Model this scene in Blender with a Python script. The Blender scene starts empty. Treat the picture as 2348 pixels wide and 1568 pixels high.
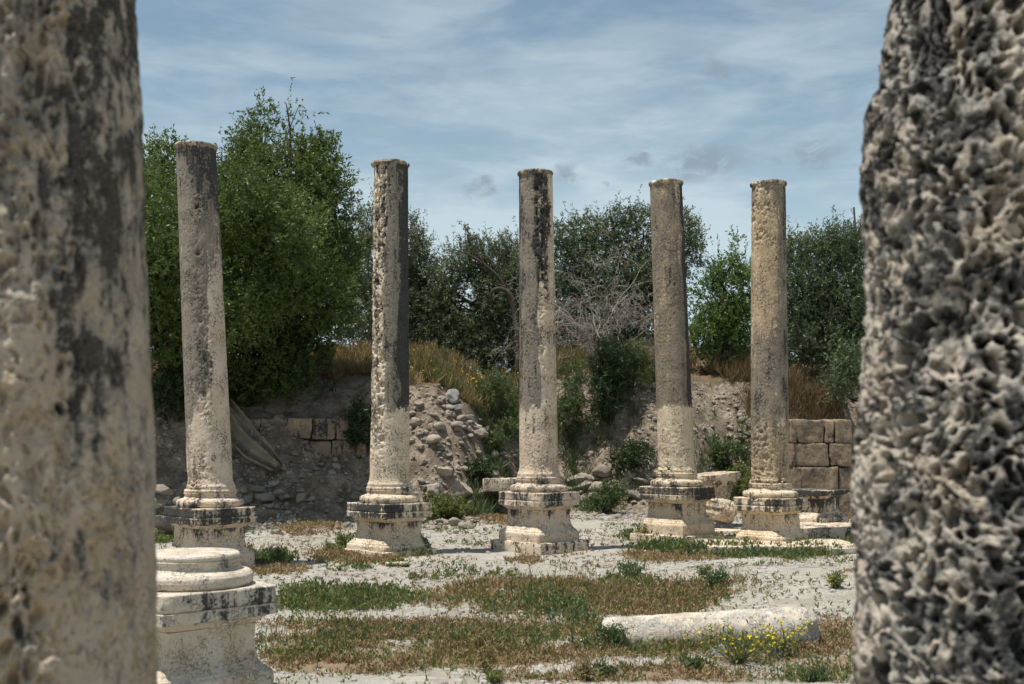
import bpy, bmesh, math, random
import numpy as np
from mathutils import Vector, Matrix
rad = math.radians
sc = bpy.context.scene
COL = sc.collection

# ------------------------------------------------------------------ camera
EYE = 1.83; FPX = 1100.0; PITCH = rad(5.2)
cam = bpy.data.cameras.new('camera'); cam_o = bpy.data.objects.new('camera', cam); COL.objects.link(cam_o)
cam.sensor_width = 36.0; cam.lens = FPX / 1024 * 36.0
cam.clip_start = 0.05; cam.clip_end = 3000
cam_o.location = (0, 0, EYE); cam_o.rotation_euler = (math.pi / 2 + PITCH, 0, 0)
cam.dof.use_dof = True; cam.dof.focus_distance = 19.0; cam.dof.aperture_fstop = 3.6
sc.camera = cam_o

# ------------------------------------------------------------------ light
SUN_EL = rad(74); SUN_DIR = Vector((-0.93, -0.36, 0)).normalized()      # horizontal direction towards the sun
sun = bpy.data.lights.new('sun', 'SUN'); sun.energy = 4.9; sun.angle = rad(0.5); sun.color = (1.0, 0.955, 0.89)
sun_o = bpy.data.objects.new('sun', sun); COL.objects.link(sun_o)
sv = Vector((SUN_DIR.x * math.cos(SUN_EL), SUN_DIR.y * math.cos(SUN_EL), math.sin(SUN_EL)))
sun_o.rotation_euler = sv.to_track_quat('Z', 'Y').to_euler()
sc.view_settings.view_transform = 'Standard'; sc.view_settings.look = 'None'
sc.view_settings.gamma = 1.0; sc.view_settings.exposure = 0.27
sc.cycles.max_bounces = 4; sc.cycles.diffuse_bounces = 3; sc.cycles.transmission_bounces = 2
sc.cycles.glossy_bounces = 2; sc.cycles.caustics_reflective = False; sc.cycles.caustics_refractive = False


class NT:
    """small helper to write node trees"""
    def __init__(s, tree):
        s.t = tree; s.n = tree.nodes; s.l = tree.links
    def new(s, k, **kw):
        n = s.n.new(k)
        for a, v in kw.items(): setattr(n, a, v)
        return n
    def put(s, sock, v):
        if isinstance(v, bpy.types.NodeSocket): s.l.new(v, sock)
        elif v is not None: sock.default_value = v
    def math(s, op, a, b=None, c=None, clamp=False):
        n = s.new('ShaderNodeMath', operation=op, use_clamp=clamp)
        s.put(n.inputs[0], a); s.put(n.inputs[1], b)
        if c is not None: s.put(n.inputs[2], c)
        return n.outputs[0]
    def vmath(s, op, a, b=None):
        n = s.new('ShaderNodeVectorMath', operation=op); s.put(n.inputs[0], a)
        if b is not None: s.put(n.inputs[1], b)
        return n.outputs['Value'] if op in ('LENGTH', 'DOT_PRODUCT', 'DISTANCE') else n.outputs[0]
    def noise(s, vec, scale, detail=4, rough=.55, dist=0.0):
        n = s.new('ShaderNodeTexNoise'); s.put(n.inputs['Vector'], vec)
        n.inputs['Scale'].default_value = scale; n.inputs['Detail'].default_value = detail
        n.inputs['Roughness'].default_value = rough; n.inputs['Distortion'].default_value = dist
        return n.outputs[0]
    def noisecol(s, vec, scale, detail=2):
        n = s.new('ShaderNodeTexNoise'); s.put(n.inputs['Vector'], vec)
        n.inputs['Scale'].default_value = scale; n.inputs['Detail'].default_value = detail
        return n.outputs[1]
    def vor(s, vec, scale, feature='F1', out='Distance'):
        n = s.new('ShaderNodeTexVoronoi', feature=feature); s.put(n.inputs['Vector'], vec)
        n.inputs['Scale'].default_value = scale
        return n.outputs[out]
    def mapr(s, v, a, b, c=0.0, d=1.0, smooth=True):
        n = s.new('ShaderNodeMapRange', interpolation_type='SMOOTHSTEP' if smooth else 'LINEAR')
        s.put(n.inputs[0], v)
        for i, x in enumerate((a, b, c, d)): n.inputs[1 + i].default_value = x
        return n.outputs[0]
    def mix(s, f, a, b, blend='MIX'):
        n = s.new('ShaderNodeMix', data_type='RGBA', blend_type=blend)
        s.put(n.inputs[0], f)
        for i, v in ((6, a), (7, b)):
            if isinstance(v, (tuple, list)): v = (*v[:3], 1.0)
            s.put(n.inputs[i], v)
        return n.outputs[2]
    def attr(s, name):
        return s.new('ShaderNodeAttribute', attribute_name=name).outputs['Fac']
    def mapping(s, vec, scale=(1, 1, 1), loc=(0, 0, 0), rot=(0, 0, 0)):
        n = s.new('ShaderNodeMapping'); s.put(n.inputs['Vector'], vec)
        n.inputs['Scale'].default_value = scale; n.inputs['Location'].default_value = loc; n.inputs['Rotation'].default_value = rot
        return n.outputs[0]
    def bump(s, h, strength, dist, normal=None):
        n = s.new('ShaderNodeBump'); s.put(n.inputs['Height'], h)
        n.inputs['Strength'].default_value = strength; n.inputs['Distance'].default_value = dist
        if normal is not None: s.put(n.inputs['Normal'], normal)
        return n.outputs[0]


# ------------------------------------------------------------------ world: Nishita sky with a thin veil of cirrus
def pixel_dir(dx, dy):
    a = (dx / 2.29199 - 512) / FPX; b = (342 - dy / 2.29199) / FPX
    return Vector((a, math.cos(PITCH) - b * math.sin(PITCH), math.sin(PITCH) + b * math.cos(PITCH))).normalized()
world = bpy.data.worlds.new('World'); sc.world = world; world.use_nodes = True
w = NT(world.node_tree); w.n.clear()
sky = w.new('ShaderNodeTexSky', sky_type='NISHITA'); sky.sun_disc = False
sky.sun_elevation = SUN_EL; sky.sun_rotation = math.atan2(SUN_DIR.x, SUN_DIR.y)
sky.altitude = 400; sky.air_density = 1.0; sky.dust_density = 0.6; sky.ozone_density = 1.4
tc = w.new('ShaderNodeTexCoord'); dirv = tc.outputs['Generated']
mp = w.mapping(dirv, scale=(2.4, 2.4, 8.0), rot=(0, rad(14), 0))
c1 = w.noise(mp, 1.7, 7, .55, .4)
c2 = w.noise(w.mapping(dirv, scale=(4.5, 4.5, 20.0), rot=(0, rad(9), 0)), 2.2, 6, .6, .3)
sep = w.new('ShaderNodeSeparateXYZ'); w.put(sep.inputs[0], dirv)
veil = w.math('ADD', w.mapr(c1, .40, .62, 0, .62), w.mapr(c2, .42, .68, 0, .34))
veil = w.math('ADD', veil, w.mapr(sep.outputs[2], 0.02, .33, .85, .02, smooth=False))
veil = w.math('MULTIPLY', veil, w.mapr(sep.outputs[2], .25, .60, 1.0, .28), clamp=True)
CLOUD_L = 10.0
hs = w.new('ShaderNodeHueSaturation'); w.put(hs.inputs['Color'], sky.outputs[0]); hs.inputs['Saturation'].default_value = .85
blue = w.mix(1.0, hs.outputs[0], (.98, 1.06, .95), 'MULTIPLY')
skyc = w.mix(veil, blue, w.mix(w.mapr(sep.outputs[2], .08, .40), (5.0, 6.1, 6.6), (3.85, 4.75, 5.4)))
# a few small grey-blue scraps of low cloud
wn = w.noisecol(w.mapping(dirv, scale=(1, 1, 1.6)), 30.0, 5)
wv = w.vmath('ADD', dirv, w.vmath('MULTIPLY', w.vmath('SUBTRACT', wn, (.5, .5, .5)), (.045, .045, .035)))
scr = None
for (cx, cy, rx, ry) in [(1105, 430, 34, 26), (1300, 402, 44, 26), (1455, 362, 36, 26), (1610, 372, 110, 42), (1870, 347, 52, 38), (1375, 432, 16, 12), (1770, 368, 30, 10), (1640, 160, 36, 24)]:
    c = pixel_dir(cx, cy); sx = 1 / (rx / 2.292 / FPX); sz = 1 / (ry / 2.292 / FPX)
    d = w.vmath('LENGTH', w.vmath('MULTIPLY', w.vmath('SUBTRACT', wv, tuple(c)), (sx, sx * .5, sz)))
    m = w.mapr(d, .2, 1.25, .85, 0)
    scr = m if scr is None else w.math('MAXIMUM', scr, m)
fine = w.noise(w.mapping(dirv, scale=(1, 1, 2.0), rot=(0, rad(25), 0)), 42, 7, .62, .8)
scr = w.math('MULTIPLY', scr, w.mapr(fine, .34, .56))
skyc = w.mix(scr, skyc, (2.4, 3.05, 3.65))
bg = w.new('ShaderNodeBackground'); w.put(bg.inputs[0], skyc); bg.inputs[1].default_value = 0.10
wo = w.new('ShaderNodeOutputWorld'); w.l.new(bg.outputs[0], wo.inputs[0])


# ------------------------------------------------------------------ numpy noise
def _h(x, y, z, s):
    with np.errstate(over='ignore'):
        h = (x.astype(np.uint32) * np.uint32(374761393) + y.astype(np.uint32) * np.uint32(668265263)
             + z.astype(np.uint32) * np.uint32(2246822519) + np.uint32((s * 3266489917 + 974711) & 0xffffffff))
        h = (h ^ (h >> np.uint32(13))) * np.uint32(1274126177)
        h = (h ^ (h >> np.uint32(16))) * np.uint32(2654435761)
        return ((h ^ (h >> np.uint32(15))) & np.uint32(0xffffff)).astype(np.float32) / np.float32(0xffffff)
def vn(p, seed=0):
    p = np.asarray(p, dtype=np.float64); i = np.floor(p).astype(np.int64); f = (p - i).astype(np.float32); u = f * f * (3 - 2 * f)
    r = np.zeros(p.shape[0], np.float32)
    for a in (0, 1):
        wx = u[:, 0] if a else 1 - u[:, 0]
        for b in (0, 1):
            wy = u[:, 1] if b else 1 - u[:, 1]
            for c in (0, 1):
                wz = u[:, 2] if c else 1 - u[:, 2]
                r += wx * wy * wz * _h(i[:, 0] + a, i[:, 1] + b, i[:, 2] + c, seed)
    return r
def fbm(p, octv=4, seed=0, gain=.5):
    p = np.asarray(p, dtype=np.float64); r = 0; a = 1.0; t = 0
    for o in range(octv):
        r = r + a * vn(p * (2.03 ** o) + o * 17.3, seed + o); t += a; a *= gain
    return r / t
def worley(p, seed=0):
    p = np.asarray(p, dtype=np.float64); i = np.floor(p).astype(np.int64); f = (p - i).astype(np.float32)
    F1 = np.full(p.shape[0], 9.0, np.float32); F2 = F1.copy(); ID = np.zeros_like(F1)
    for a in (-1, 0, 1):
        for b in (-1, 0, 1):
            for c in (-1, 0, 1):
                x, y, z = i[:, 0] + a, i[:, 1] + b, i[:, 2] + c
                rx, ry, rz = _h(x, y, z, seed), _h(x, y, z, seed + 1), _h(x, y, z, seed + 2)
                d = np.sqrt((a + rx - f[:, 0]) ** 2 + (b + ry - f[:, 1]) ** 2 + (c + rz - f[:, 2]) ** 2)
                m = d < F1
                F2 = np.where(m, F1, np.minimum(F2, d)); ID = np.where(m, rx, ID); F1 = np.where(m, d, F1)
    return F1, F2, ID
def ss(a, b, x):
    t = np.clip((np.asarray(x, dtype=np.float64) - a) / (b - a), 0, 1); return t * t * (3 - 2 * t)
def bell(c, wdt, x): return np.exp(-((x - c) / wdt) ** 2)


# ------------------------------------------------------------------ object helpers
def tag(o, label=None, cat=None, group=None, kind=None):
    if label: o['label'] = label
    if cat: o['category'] = cat
    if group: o['group'] = group
    if kind: o['kind'] = kind
    return o
def thing(name, label, cat, loc, rz=0, group=None):
    o = bpy.data.objects.new(name, None); COL.objects.link(o); o.empty_display_size = .2
    o.location = loc; o.rotation_euler = (0, 0, rz)
    return tag(o, label, cat, group)
def mesh(name, V, Fs, smooth=True, sharp=None, vattr=None, fattr=None):
    """V (n,3); Fs = list of (m,k) index arrays"""
    V = np.asarray(V, dtype=np.float32)
    if not isinstance(Fs, list): Fs = [Fs]
    me = bpy.data.meshes.new(name)
    idx = np.concatenate([np.asarray(f).ravel() for f in Fs]).astype(np.int32)
    lens = np.concatenate([np.full(len(f), np.asarray(f).shape[1]) for f in Fs]).astype(np.int32)
    me.vertices.add(len(V)); me.vertices.foreach_set('co', V.ravel())
    me.loops.add(len(idx)); me.loops.foreach_set('vertex_index', idx)
    me.polygons.add(len(lens)); me.polygons.foreach_set('loop_start', np.concatenate([[0], np.cumsum(lens)[:-1]]).astype(np.int32))
    me.polygons.foreach_set('use_smooth', np.full(len(lens), bool(smooth)))
    me.update(calc_edges=True)
    for dom, dd in (('POINT', vattr), ('FACE', fattr)):
        for k, v in (dd or {}).items():
            me.attributes.new(k, 'FLOAT', dom).data.foreach_set('value', np.ascontiguousarray(v, dtype=np.float32))
    if sharp: me.set_sharp_from_angle(angle=rad(sharp))
    return me
def link(name, me, mat, parent=None, loc=None):
    o = bpy.data.objects.new(name, me); COL.objects.link(o)
    if mat and not me.materials: me.materials.append(mat)
    if parent: o.parent = parent
    if loc is not None: o.location = loc
    return o
def P(dx, dy, Y):
    """point at forward distance Y seen at (dx, dy), measured on a 2347 px wide print of the photograph"""
    d = pixel_dir(dx, dy); t = Y / d.y
    return Vector((d.x * t, Y, EYE + d.z * t))
def px2m(Y): return Y / FPX / 2.29199
def grid_faces(nr, nc, wrap=True):
    r = np.arange(nr - 1)[:, None]; c = np.arange(nc if wrap else nc - 1)[None, :]; c2 = (c + 1) % nc
    return np.stack([r * nc + c, r * nc + c2, (r + 1) * nc + c2, (r + 1) * nc + c], -1).reshape(-1, 4)


# ------------------------------------------------------------------ terrain
BX = np.array([-60, -12, -8.8, -6.6, -5.1, -3.6, -2.9, -1.85, -1.2, -.46, .3, 1.36, 2.4, 3.5, 4.6, 5.9, 7.2, 8.6, 12, 60])
BF = np.array([22, 22, 23.4, 23.6, 24.2, 24.6, 24.6, 24.6, 24.8, 25.5, 26.8, 27, 26.6, 26.5, 27, 27, 27.6, 28, 28.5, 28])
BC = np.array([26, 26.2, 27.3, 28.6, 29.0, 28.9, 28.2, 27.3, 27.7, 29.0, 31.5, 31, 30.5, 30, 30, 30.5, 31, 31, 31.5, 32])
BH = np.array([3.2, 3.2, 3.1, 3.2, 3.3, 3.35, 3.3, 3.05, 2.7, 2.5, 3.3, 3.5, 3.5, 3.4, 3.4, 3.4, 3.3, 3.3, 3.3, 3.3])
YB = np.array([-500, 0, 6, 8, 9.5, 12, 16, 20, 24, 26, 60, 900]); ZB = np.array([-.3, -.3, -.27, -.22, -.19, -.12, -.03, .02, .08, .12, .25, .3])
def ground(x, y, micro=True):
    x = np.atleast_1d(np.asarray(x, dtype=np.float64)); y = np.atleast_1d(np.asarray(y, dtype=np.float64))
    p = np.stack([x, y, np.zeros_like(x)], -1)
    z = np.interp(y, YB, ZB)
    wob = (fbm(p * .9, 3, 5) - .5) * 1.3
    f = np.interp(x, BX, BF) + wob; c = np.interp(x, BX, BC) + wob * .7; h = np.interp(x, BX, BH)
    t = np.clip((y - f) / (c - f), 0, 1.0)
    s = t * t * (3 - 2 * t) * .75 + t * .25
    slope = np.clip(t * 4, 0, 1)
    z = z + h * s + .25 * np.clip(y - c, 0, 4.2) + .004 * np.clip(y - c, 0, 80)
    # ramp of bare rock on the right and the hollow where the fallen shaft lies
    z = z + .28 * ss(1.7, 3.6, x) * ss(11.0, 13.2, y) * (1 - ss(14.2, 17.5, y))
    z = z + .09 * bell(2.9, 2.2, x) * bell(10.4, .7, y)
    z = z + .10 * ss(1.2, 2.6, x) * bell(8.9, .55, y)
    z = z + (fbm(p * .45, 3, 11) - .5) * .10 * (1 - slope)
    if micro:
        z = z + (fbm(p * 2.2, 4, 3) - .5) * (.05 + .50 * slope * (1 - ss(.9, 1.0, t) * .6)) - .30 * slope * np.abs(fbm(p * np.array([1.5, .5, 1]), 3, 19) - .5)
        z = z + (fbm(p * 9, 3, 7) - .5) * (.018 + .16 * slope)
    return z
def gz(x, y): return float(ground(x, y)[0])
_YS = np.arange(5.0, 60, .04)
def G(dx, dy):
    """point of the ground seen at (dx, dy)"""
    d = pixel_dir(dx, dy); t = _YS / d.y
    x = d.x * t; z = EYE + d.z * t; g = ground(x, _YS)
    k = np.nonzero(z < g)[0]
    k = k[0] if len(k) else len(_YS) - 1
    return Vector((x[k], _YS[k], g[k]))

# patches of ground vegetation: (x, y, rx, ry) on the print, strength
BROWN = [(1600, 1484, 270, 12, 1.3), (640, 1308, 75, 12, .8), (830, 1278, 115, 18, .9), (1200, 1285, 45, 7, .7), (1540, 1276, 110, 12, .9), (1330, 1372, 350, 40, 1.25), (1180, 1345, 130, 14, .7),
         (1000, 1447, 390, 22, 1.3), (720, 1470, 150, 18, 1.0), (1000, 1508, 400, 26, 1.4), (800, 1530, 210, 20, 1.2), (1760, 1500, 230, 40, 1.0), (1900, 1455, 120, 40, 1.0), (1930, 1530, 120, 40, .8),
         (1420, 1552, 250, 18, 1.2), (1200, 1562, 150, 10, .7), (1560, 1535, 140, 14, .8), (1500, 1392, 180, 26, 1.2), (1930, 1180, 60, 14, .7), (1150, 1185, 60, 16, .7), (700, 1215, 70, 14, .5),
         (1620, 1352, 50, 20, .6), (1230, 1262, 60, 5, .4), (990, 1322, 60, 4, .5), (1640, 1470, 90, 26, .8), (1700, 1560, 150, 12, .7)]
GREEN = [(1480, 1478, 120, 10, .9), (1720, 1482, 150, 10, .8), (760, 1440, 120, 7, .5), (1500, 1500, 90, 10, .7), (800, 1382, 165, 28, 1.1), (690, 1375, 60, 26, .8), (1240, 1402, 120, 26, 1.0), (1340, 1438, 55, 20, 1.0), (610, 1285, 60, 14, .9), (1730, 1268, 190, 13, 1.1), (1520, 1258, 70, 8, .8),
         (880, 1470, 180, 16, .7), (1150, 1472, 130, 18, .8), (1050, 1492, 120, 14, .7), (1390, 1482, 80, 22, 1.0), (380, 1235, 40, 14, .8), (1940, 1165, 60, 10, .8), (1640, 1440, 120, 18, .5),
         (1700, 1480, 120, 30, .6), (700, 1500, 120, 20, .5), (1590, 1525, 60, 10, .6), (1880, 1560, 110, 10, .7), (1440, 1335, 60, 12, .5), (900, 1296, 40, 5, .7), (800, 1306, 60, 5, .6), (1100, 1320, 90, 4, .5), (1000, 1330, 60, 4, .4),
         (1020, 1160, 50, 14, .7), (1390, 1150, 70, 16, .8), (780, 1262, 40, 8, .7), (930, 1272, 60, 6, .6), (1480, 1235, 50, 8, .8), (1800, 1245, 150, 6, .7)]
def patches(lst):
    out = []
    for (cx, cy, rx, ry, s) in lst:
        c = G(cx, cy); n = G(cx, min(cy + ry, 1566)); f = G(cx, cy - ry)
        out.append((c.x, (n.y + f.y) / 2, rx * px2m(c.y), max((f.y - n.y) / 2, .12), s))
    return out
BROWN_W = patches(BROWN); GREEN_W = patches(GREEN)
def density(x, y, lst):
    d = np.zeros_like(x)
    for (cx, cy, rx, ry, s) in lst:
        r = np.sqrt(((x - cx) / rx) ** 2 + ((y - cy) / ry) ** 2)
        d = np.maximum(d, s * (1 - ss(.55, 1.15, r)))
    return d

def spread(lo, hi, step, far, k=1.35):
    a = list(np.arange(lo, hi, step)); s = step
    while a[-1] < far[1]: s *= k; a.append(a[-1] + s)
    b = [lo]; s = step
    while b[-1] > far[0]: s *= k; b.append(b[-1] - s)
    return np.array(b[1:][::-1] + a)
gx = spread(-9.5, 9.5, .06, (-600, 600)); gy = spread(7.4, 32.5, .06, (-600, 900))
XX, YY = np.meshgrid(gx, gy)
xf, yf_ = XX.ravel(), YY.ravel(); zf = ground(xf, yf_)
ptmp = np.stack([xf, yf_, 0 * xf], -1)
wob = (fbm(ptmp * .9, 3, 5) - .5) * 1.3
soil = ss(-1.2, .6, yf_ - np.interp(xf, BX, BF) - wob + (fbm(ptmp * 1.5, 3, 31) - .5) * 2)
lit = np.clip(density(xf, yf_, BROWN_W) * .8 + density(xf, yf_, GREEN_W) * .6, 0, 1)
top = ss(-.3, .6, yf_ - np.interp(xf, BX, BC) - wob * .7)

# ------------------------------------------------------------------ materials
def newmat(name):
    m = bpy.data.materials.new(name); m.use_nodes = True; t = NT(m.node_tree); t.n.clear()
    out = t.new('ShaderNodeOutputMaterial'); b = t.new('ShaderNodeBsdfPrincipled'); t.l.new(b.outputs[0], out.inputs[0])
    b.inputs['Roughness'].default_value = .95; b.inputs['Specular IOR Level'].default_value = .15
    return m, t, b, out
def pos(t): return t.new('ShaderNodeNewGeometry').outputs['Position']

def ground_mat():
    m, t, b, _ = newmat('limestone_dust_ground'); p = pos(t)
    n1 = t.noise(p, .7, 5, .6); n2 = t.noise(p, 5, 6, .65); n3 = t.noise(p, 38, 4, .7)
    flat = t.mapping(p, scale=(1, .8, 1))
    c = t.mix(t.mapr(n1, .3, .7), (.385, .358, .302), (.485, .455, .392))
    c = t.mix(t.mapr(n2, .50, .74, 0, .5), c, (.31, .28, .24))
    c = t.mix(t.mapr(n3, .5, .66, 0, .38), c, (.25, .23, .20))
    peb = t.vor(t.vmath('ADD', flat, t.vmath('MULTIPLY', t.noisecol(p, 12), (.05, .05, .05))), 24, 'F1')
    c = t.mix(t.math('MULTIPLY', t.mapr(peb, .14, .26, 1, 0), t.mapr(n2, .36, .56)), c, (.62, .59, .54))
    st = t.noise(t.mapping(p, scale=(.9, 3.2, 1)), 2.0, 5, .6)
    c = t.mix(t.mapr(st, .52, .7, 0, .5), c, (.235, .21, .185))
    dirt = t.noise(t.mapping(p, scale=(.8, 1.5, 1)), 1.1, 7, .68, .4)
    c = t.mix(t.mapr(dirt, .50, .64, 0, .62), c, t.mix(n2, (.235, .19, .14), (.33, .285, .225)))
    wq = t.vmath('ADD', p, t.vmath('MULTIPLY', t.noisecol(p, 3, 4), (.35, .35, .35)))
    crk = t.vor(wq, 1.6, 'DISTANCE_TO_EDGE')
    crm = t.math('MULTIPLY', t.mapr(crk, .006, .028, 1, 0), t.mapr(n1, .40, .55))
    c = t.mix(t.math('MULTIPLY', crm, .6), c, (.16, .14, .11))
    s = t.attr('soil'); n4 = t.noise(p, 2.4, 6, .62); n5 = t.noise(p, 11, 5, .7)
    sc1 = t.mix(t.mapr(n4, .35, .68), (.20, .155, .11), (.48, .395, .30))
    sc1 = t.mix(t.mapr(n5, .5, .66, 0, .7), sc1, (.14, .11, .085))
    c = t.mix(s, c, sc1)
    tp = t.attr('crest'); c = t.mix(t.math('MULTIPLY', tp, .8), c, t.mix(n5, (.15, .10, .05), (.28, .19, .09)))
    l = t.attr('litter')
    lm = t.mapr(t.math('ADD', l, t.mapr(n2, .3, .7, -.35, .35, False)), .3, .75)
    c = t.mix(t.math('MULTIPLY', lm, .85), c, t.mix(t.mapr(n3, .4, .6), (.20, .13, .075), (.30, .205, .12)))
    t.put(b.inputs['Base Color'], c)
    h = t.math('ADD', t.math('MULTIPLY', n2, .5), t.math('MULTIPLY', n3, .35))
    h = t.math('ADD', h, t.math('MULTIPLY', n5, t.math('MULTIPLY', s, 1.5)))
    t.put(b.inputs['Normal'], t.bump(h, 1.0, .10))
    return m
GROUND = link('ground', mesh('ground', np.stack([xf, yf_, zf], -1), grid_faces(len(gy), len(gx), False), True, vattr={'soil': soil, 'litter': lit, 'crest': top}), ground_mat())
tag(GROUND, kind='structure')

def stone_mat(name, pale=(.70, .59, .45), grey=(.180, .157, .125), black=(.035, .034, .032), gold=(.50, .375, .235), scale=1.0, crackle=.8, bump=.9, streak=.35):
    """weathered limestone: lichen, grey film, gold patina from painted-on attributes broken up by noise"""
    m, t, b, _ = newmat(name)
    p = t.new('ShaderNodeTexCoord').outputs['Object']
    oi = t.new('ShaderNodeObjectInfo'); p = t.vmath('ADD', p, t.vmath('MULTIPLY', oi.outputs['Location'], (.37, .37, .37)))
    ps = t.mapping(p, scale=(1, 1, streak))
    n1 = t.noise(ps, 5 * scale, 7, .62, .3); n2 = t.noise(p, 22 * scale, 6, .65); n3 = t.noise(p, 70 * scale, 3, .6); n0 = t.noise(p, 2 * scale, 4, .6)
    c = t.mix(t.mapr(n0, .3, .7), pale, tuple(x * k for x, k in zip(pale, (.86, .80, .74))))
    c = t.mix(t.mapr(n2, .45, .75, 0, .5), c, tuple(x * .62 for x in pale))
    vary = t.math('ADD', t.mapr(n1, .25, .75, -.42, .42, False), t.mapr(n2, .3, .7, -.34, .34, False))
    run = t.noise(t.mapping(p, scale=(1, 1, .10)), 13 * scale, 4, .6); vary = t.math('ADD', vary, t.mapr(run, .35, .65, -.22, .22, False))
    g = t.attr('gold'); c = t.mix(t.mapr(t.math('ADD', g, t.math('MULTIPLY', vary, .8)), .25, .7), c, t.mix(n2, gold, tuple(x * .7 for x in gold)))
    g = t.attr('grey'); c = t.mix(t.mapr(t.math('ADD', g, vary), .3, .62, 0, .93), c, t.mix(t.mapr(n2, .35, .65), grey, tuple(x * 1.5 for x in grey)))
    g = t.attr('dark'); dm = t.mapr(t.math('ADD', g, vary), .42, .66, 0, .95)
    c = t.mix(dm, c, t.mix(t.mapr(n3, .4, .65), black, tuple(x * 2.6 for x in black)))
    wv = t.vmath('ADD', p, t.vmath('MULTIPLY', t.noisecol(p, 9 * scale, 3), (.12, .12, .12)))
    cr = t.vor(wv, 15 * scale, 'DISTANCE_TO_EDGE')
    crm = t.math('MULTIPLY', t.mapr(cr, .015, .07, 1, 0), t.mapr(t.noise(p, 3.5 * scale, 3), .42, .62))
    c = t.mix(t.math('MULTIPLY', crm, crackle), c, tuple(x * 1.3 for x in black))
    pit = t.vor(t.mapping(wv, scale=(1, 1, .6)), 30 * scale, 'F1')
    pm = t.math('MULTIPLY', t.mapr(pit, .14, .28, 1, 0), t.mapr(n1, .42, .55))
    c = t.mix(t.math('MULTIPLY', pm, .8), c, tuple(x * 1.8 for x in black))
    t.put(b.inputs['Base Color'], c)
    h = t.math('SUBTRACT', t.math('ADD', t.math('MULTIPLY', n2, .7), t.math('MULTIPLY', n3, .35)), t.math('ADD', t.math('MULTIPLY', crm, .35), t.math('MULTIPLY', pm, .6)))
    t.put(b.inputs['Normal'], t.bump(h, bump, .02 / scale))
    return m
M_SHAFT = stone_mat('weathered_limestone')
M_PINK = stone_mat('weathered_pinkish_limestone', pale=(.68, .565, .44), grey=(.178, .153, .123))
M_GOLD = stone_mat('weathered_golden_limestone', pale=(.68, .57, .42), grey=(.185, .155, .118), crackle=.85)
M_WHITE = stone_mat('bleached_limestone', pale=(.61, .545, .445), grey=(.30, .28, .245), gold=(.46, .35, .22), scale=1.6, crackle=.5)
M_FORE = stone_mat('pitted_column_limestone', pale=(.50, .425, .335), grey=(.215, .19, .155), black=(.045, .040, .034), scale=2.4, crackle=.2, bump=.8, streak=.6)
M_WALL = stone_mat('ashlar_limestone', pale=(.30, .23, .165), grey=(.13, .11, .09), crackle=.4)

M_CRAG = stone_mat('craggy_grey_limestone', pale=(.455, .41, .345), grey=(.19, .18, .16), black=(.036, .035, .033), gold=(.45, .36, .25), scale=2.0, crackle=.15, bump=.9, streak=.9)
def rock_mat(name, a, bcol, dark):
    m, t, b, _ = newmat(name); oi = t.new('ShaderNodeObjectInfo')
    p = t.vmath('ADD', t.new('ShaderNodeTexCoord').outputs['Object'], t.vmath('MULTIPLY', oi.outputs['Location'], (3.1, 3.1, 3.1)))
    n1 = t.noise(p, 2.2, 6, .6); n2 = t.noise(p, 9, 5, .7); n3 = t.noise(p, 30, 3, .6)
    c = t.mix(t.mapr(n1, .3, .7), a, bcol); c = t.mix(t.mapr(n2, .52, .7, 0, .8), c, dark)
    c = t.mix(t.mapr(n3, .55, .7, 0, .4), c, tuple(x * .6 for x in a))
    hv = t.new('ShaderNodeHueSaturation'); t.put(hv.inputs['Color'], c)
    t.put(hv.inputs['Value'], t.math('ADD', .75, t.math('MULTIPLY', oi.outputs['Random'], .45)))
    t.put(b.inputs['Base Color'], hv.outputs[0])
    t.put(b.inputs['Normal'], t.bump(t.math('ADD', n2, t.math('MULTIPLY', n3, .5)), .7, .06))
    return m
M_ROCK = rock_mat('rubble_limestone', (.32, .27, .215), (.44, .385, .315), (.15, .125, .10))
M_GREYROCK = rock_mat('grey_lichened_rock', (.30, .285, .26), (.40, .385, .36), (.10, .096, .088))

M_GRAVEL = rock_mat('pale_gravel', (.42, .395, .34), (.54, .515, .46), (.26, .235, .20))
def leaf_mat(name, a, b_, tip, trans=.3, rough=.45):
    m, t, b, out = newmat(name); r = t.attr('rnd')
    c = t.mix(t.mapr(r, 0, .85, smooth=False), a, b_); c = t.mix(t.mapr(r, .85, 1.0), c, tip)
    t.put(b.inputs['Base Color'], c); b.inputs['Roughness'].default_value = rough; b.inputs['Specular IOR Level'].default_value = .22
    tr = t.new('ShaderNodeBsdfTranslucent'); t.put(tr.inputs[0], t.mix(.5, c, (.16, .19, .03)))
    mx = t.new('ShaderNodeMixShader'); mx.inputs[0].default_value = trans
    t.l.new(b.outputs[0], mx.inputs[1]); t.l.new(tr.outputs[0], mx.inputs[2]); t.l.new(mx.outputs[0], out.inputs[0])
    return m
L_BRIGHT = leaf_mat('bright_green_leaves', (.036, .070, .020), (.130, .180, .055), (.22, .265, .11))
L_OLIVE = leaf_mat('olive_leaves', (.075, .095, .05), (.17, .195, .112), (.34, .36, .28), .2)
L_OLIVED = leaf_mat('dark_olive_leaves', (.062, .09, .045), (.145, .18, .095), (.30, .33, .24), .2)
L_ALMOND = leaf_mat('almond_leaves', (.07, .125, .03), (.14, .21, .06), (.22, .29, .11))
L_SHRUB = leaf_mat('shrub_leaves', (.055, .085, .035), (.10, .14, .06), (.20, .22, .11))
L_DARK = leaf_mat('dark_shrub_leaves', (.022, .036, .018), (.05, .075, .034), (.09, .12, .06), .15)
L_WEED = leaf_mat('green_weeds', (.085, .112, .032), (.18, .205, .065), (.32, .31, .13))
L_BLUEWEED = leaf_mat('bluish_weeds', (.06, .10, .048), (.12, .165, .078), (.20, .24, .13))
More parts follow.
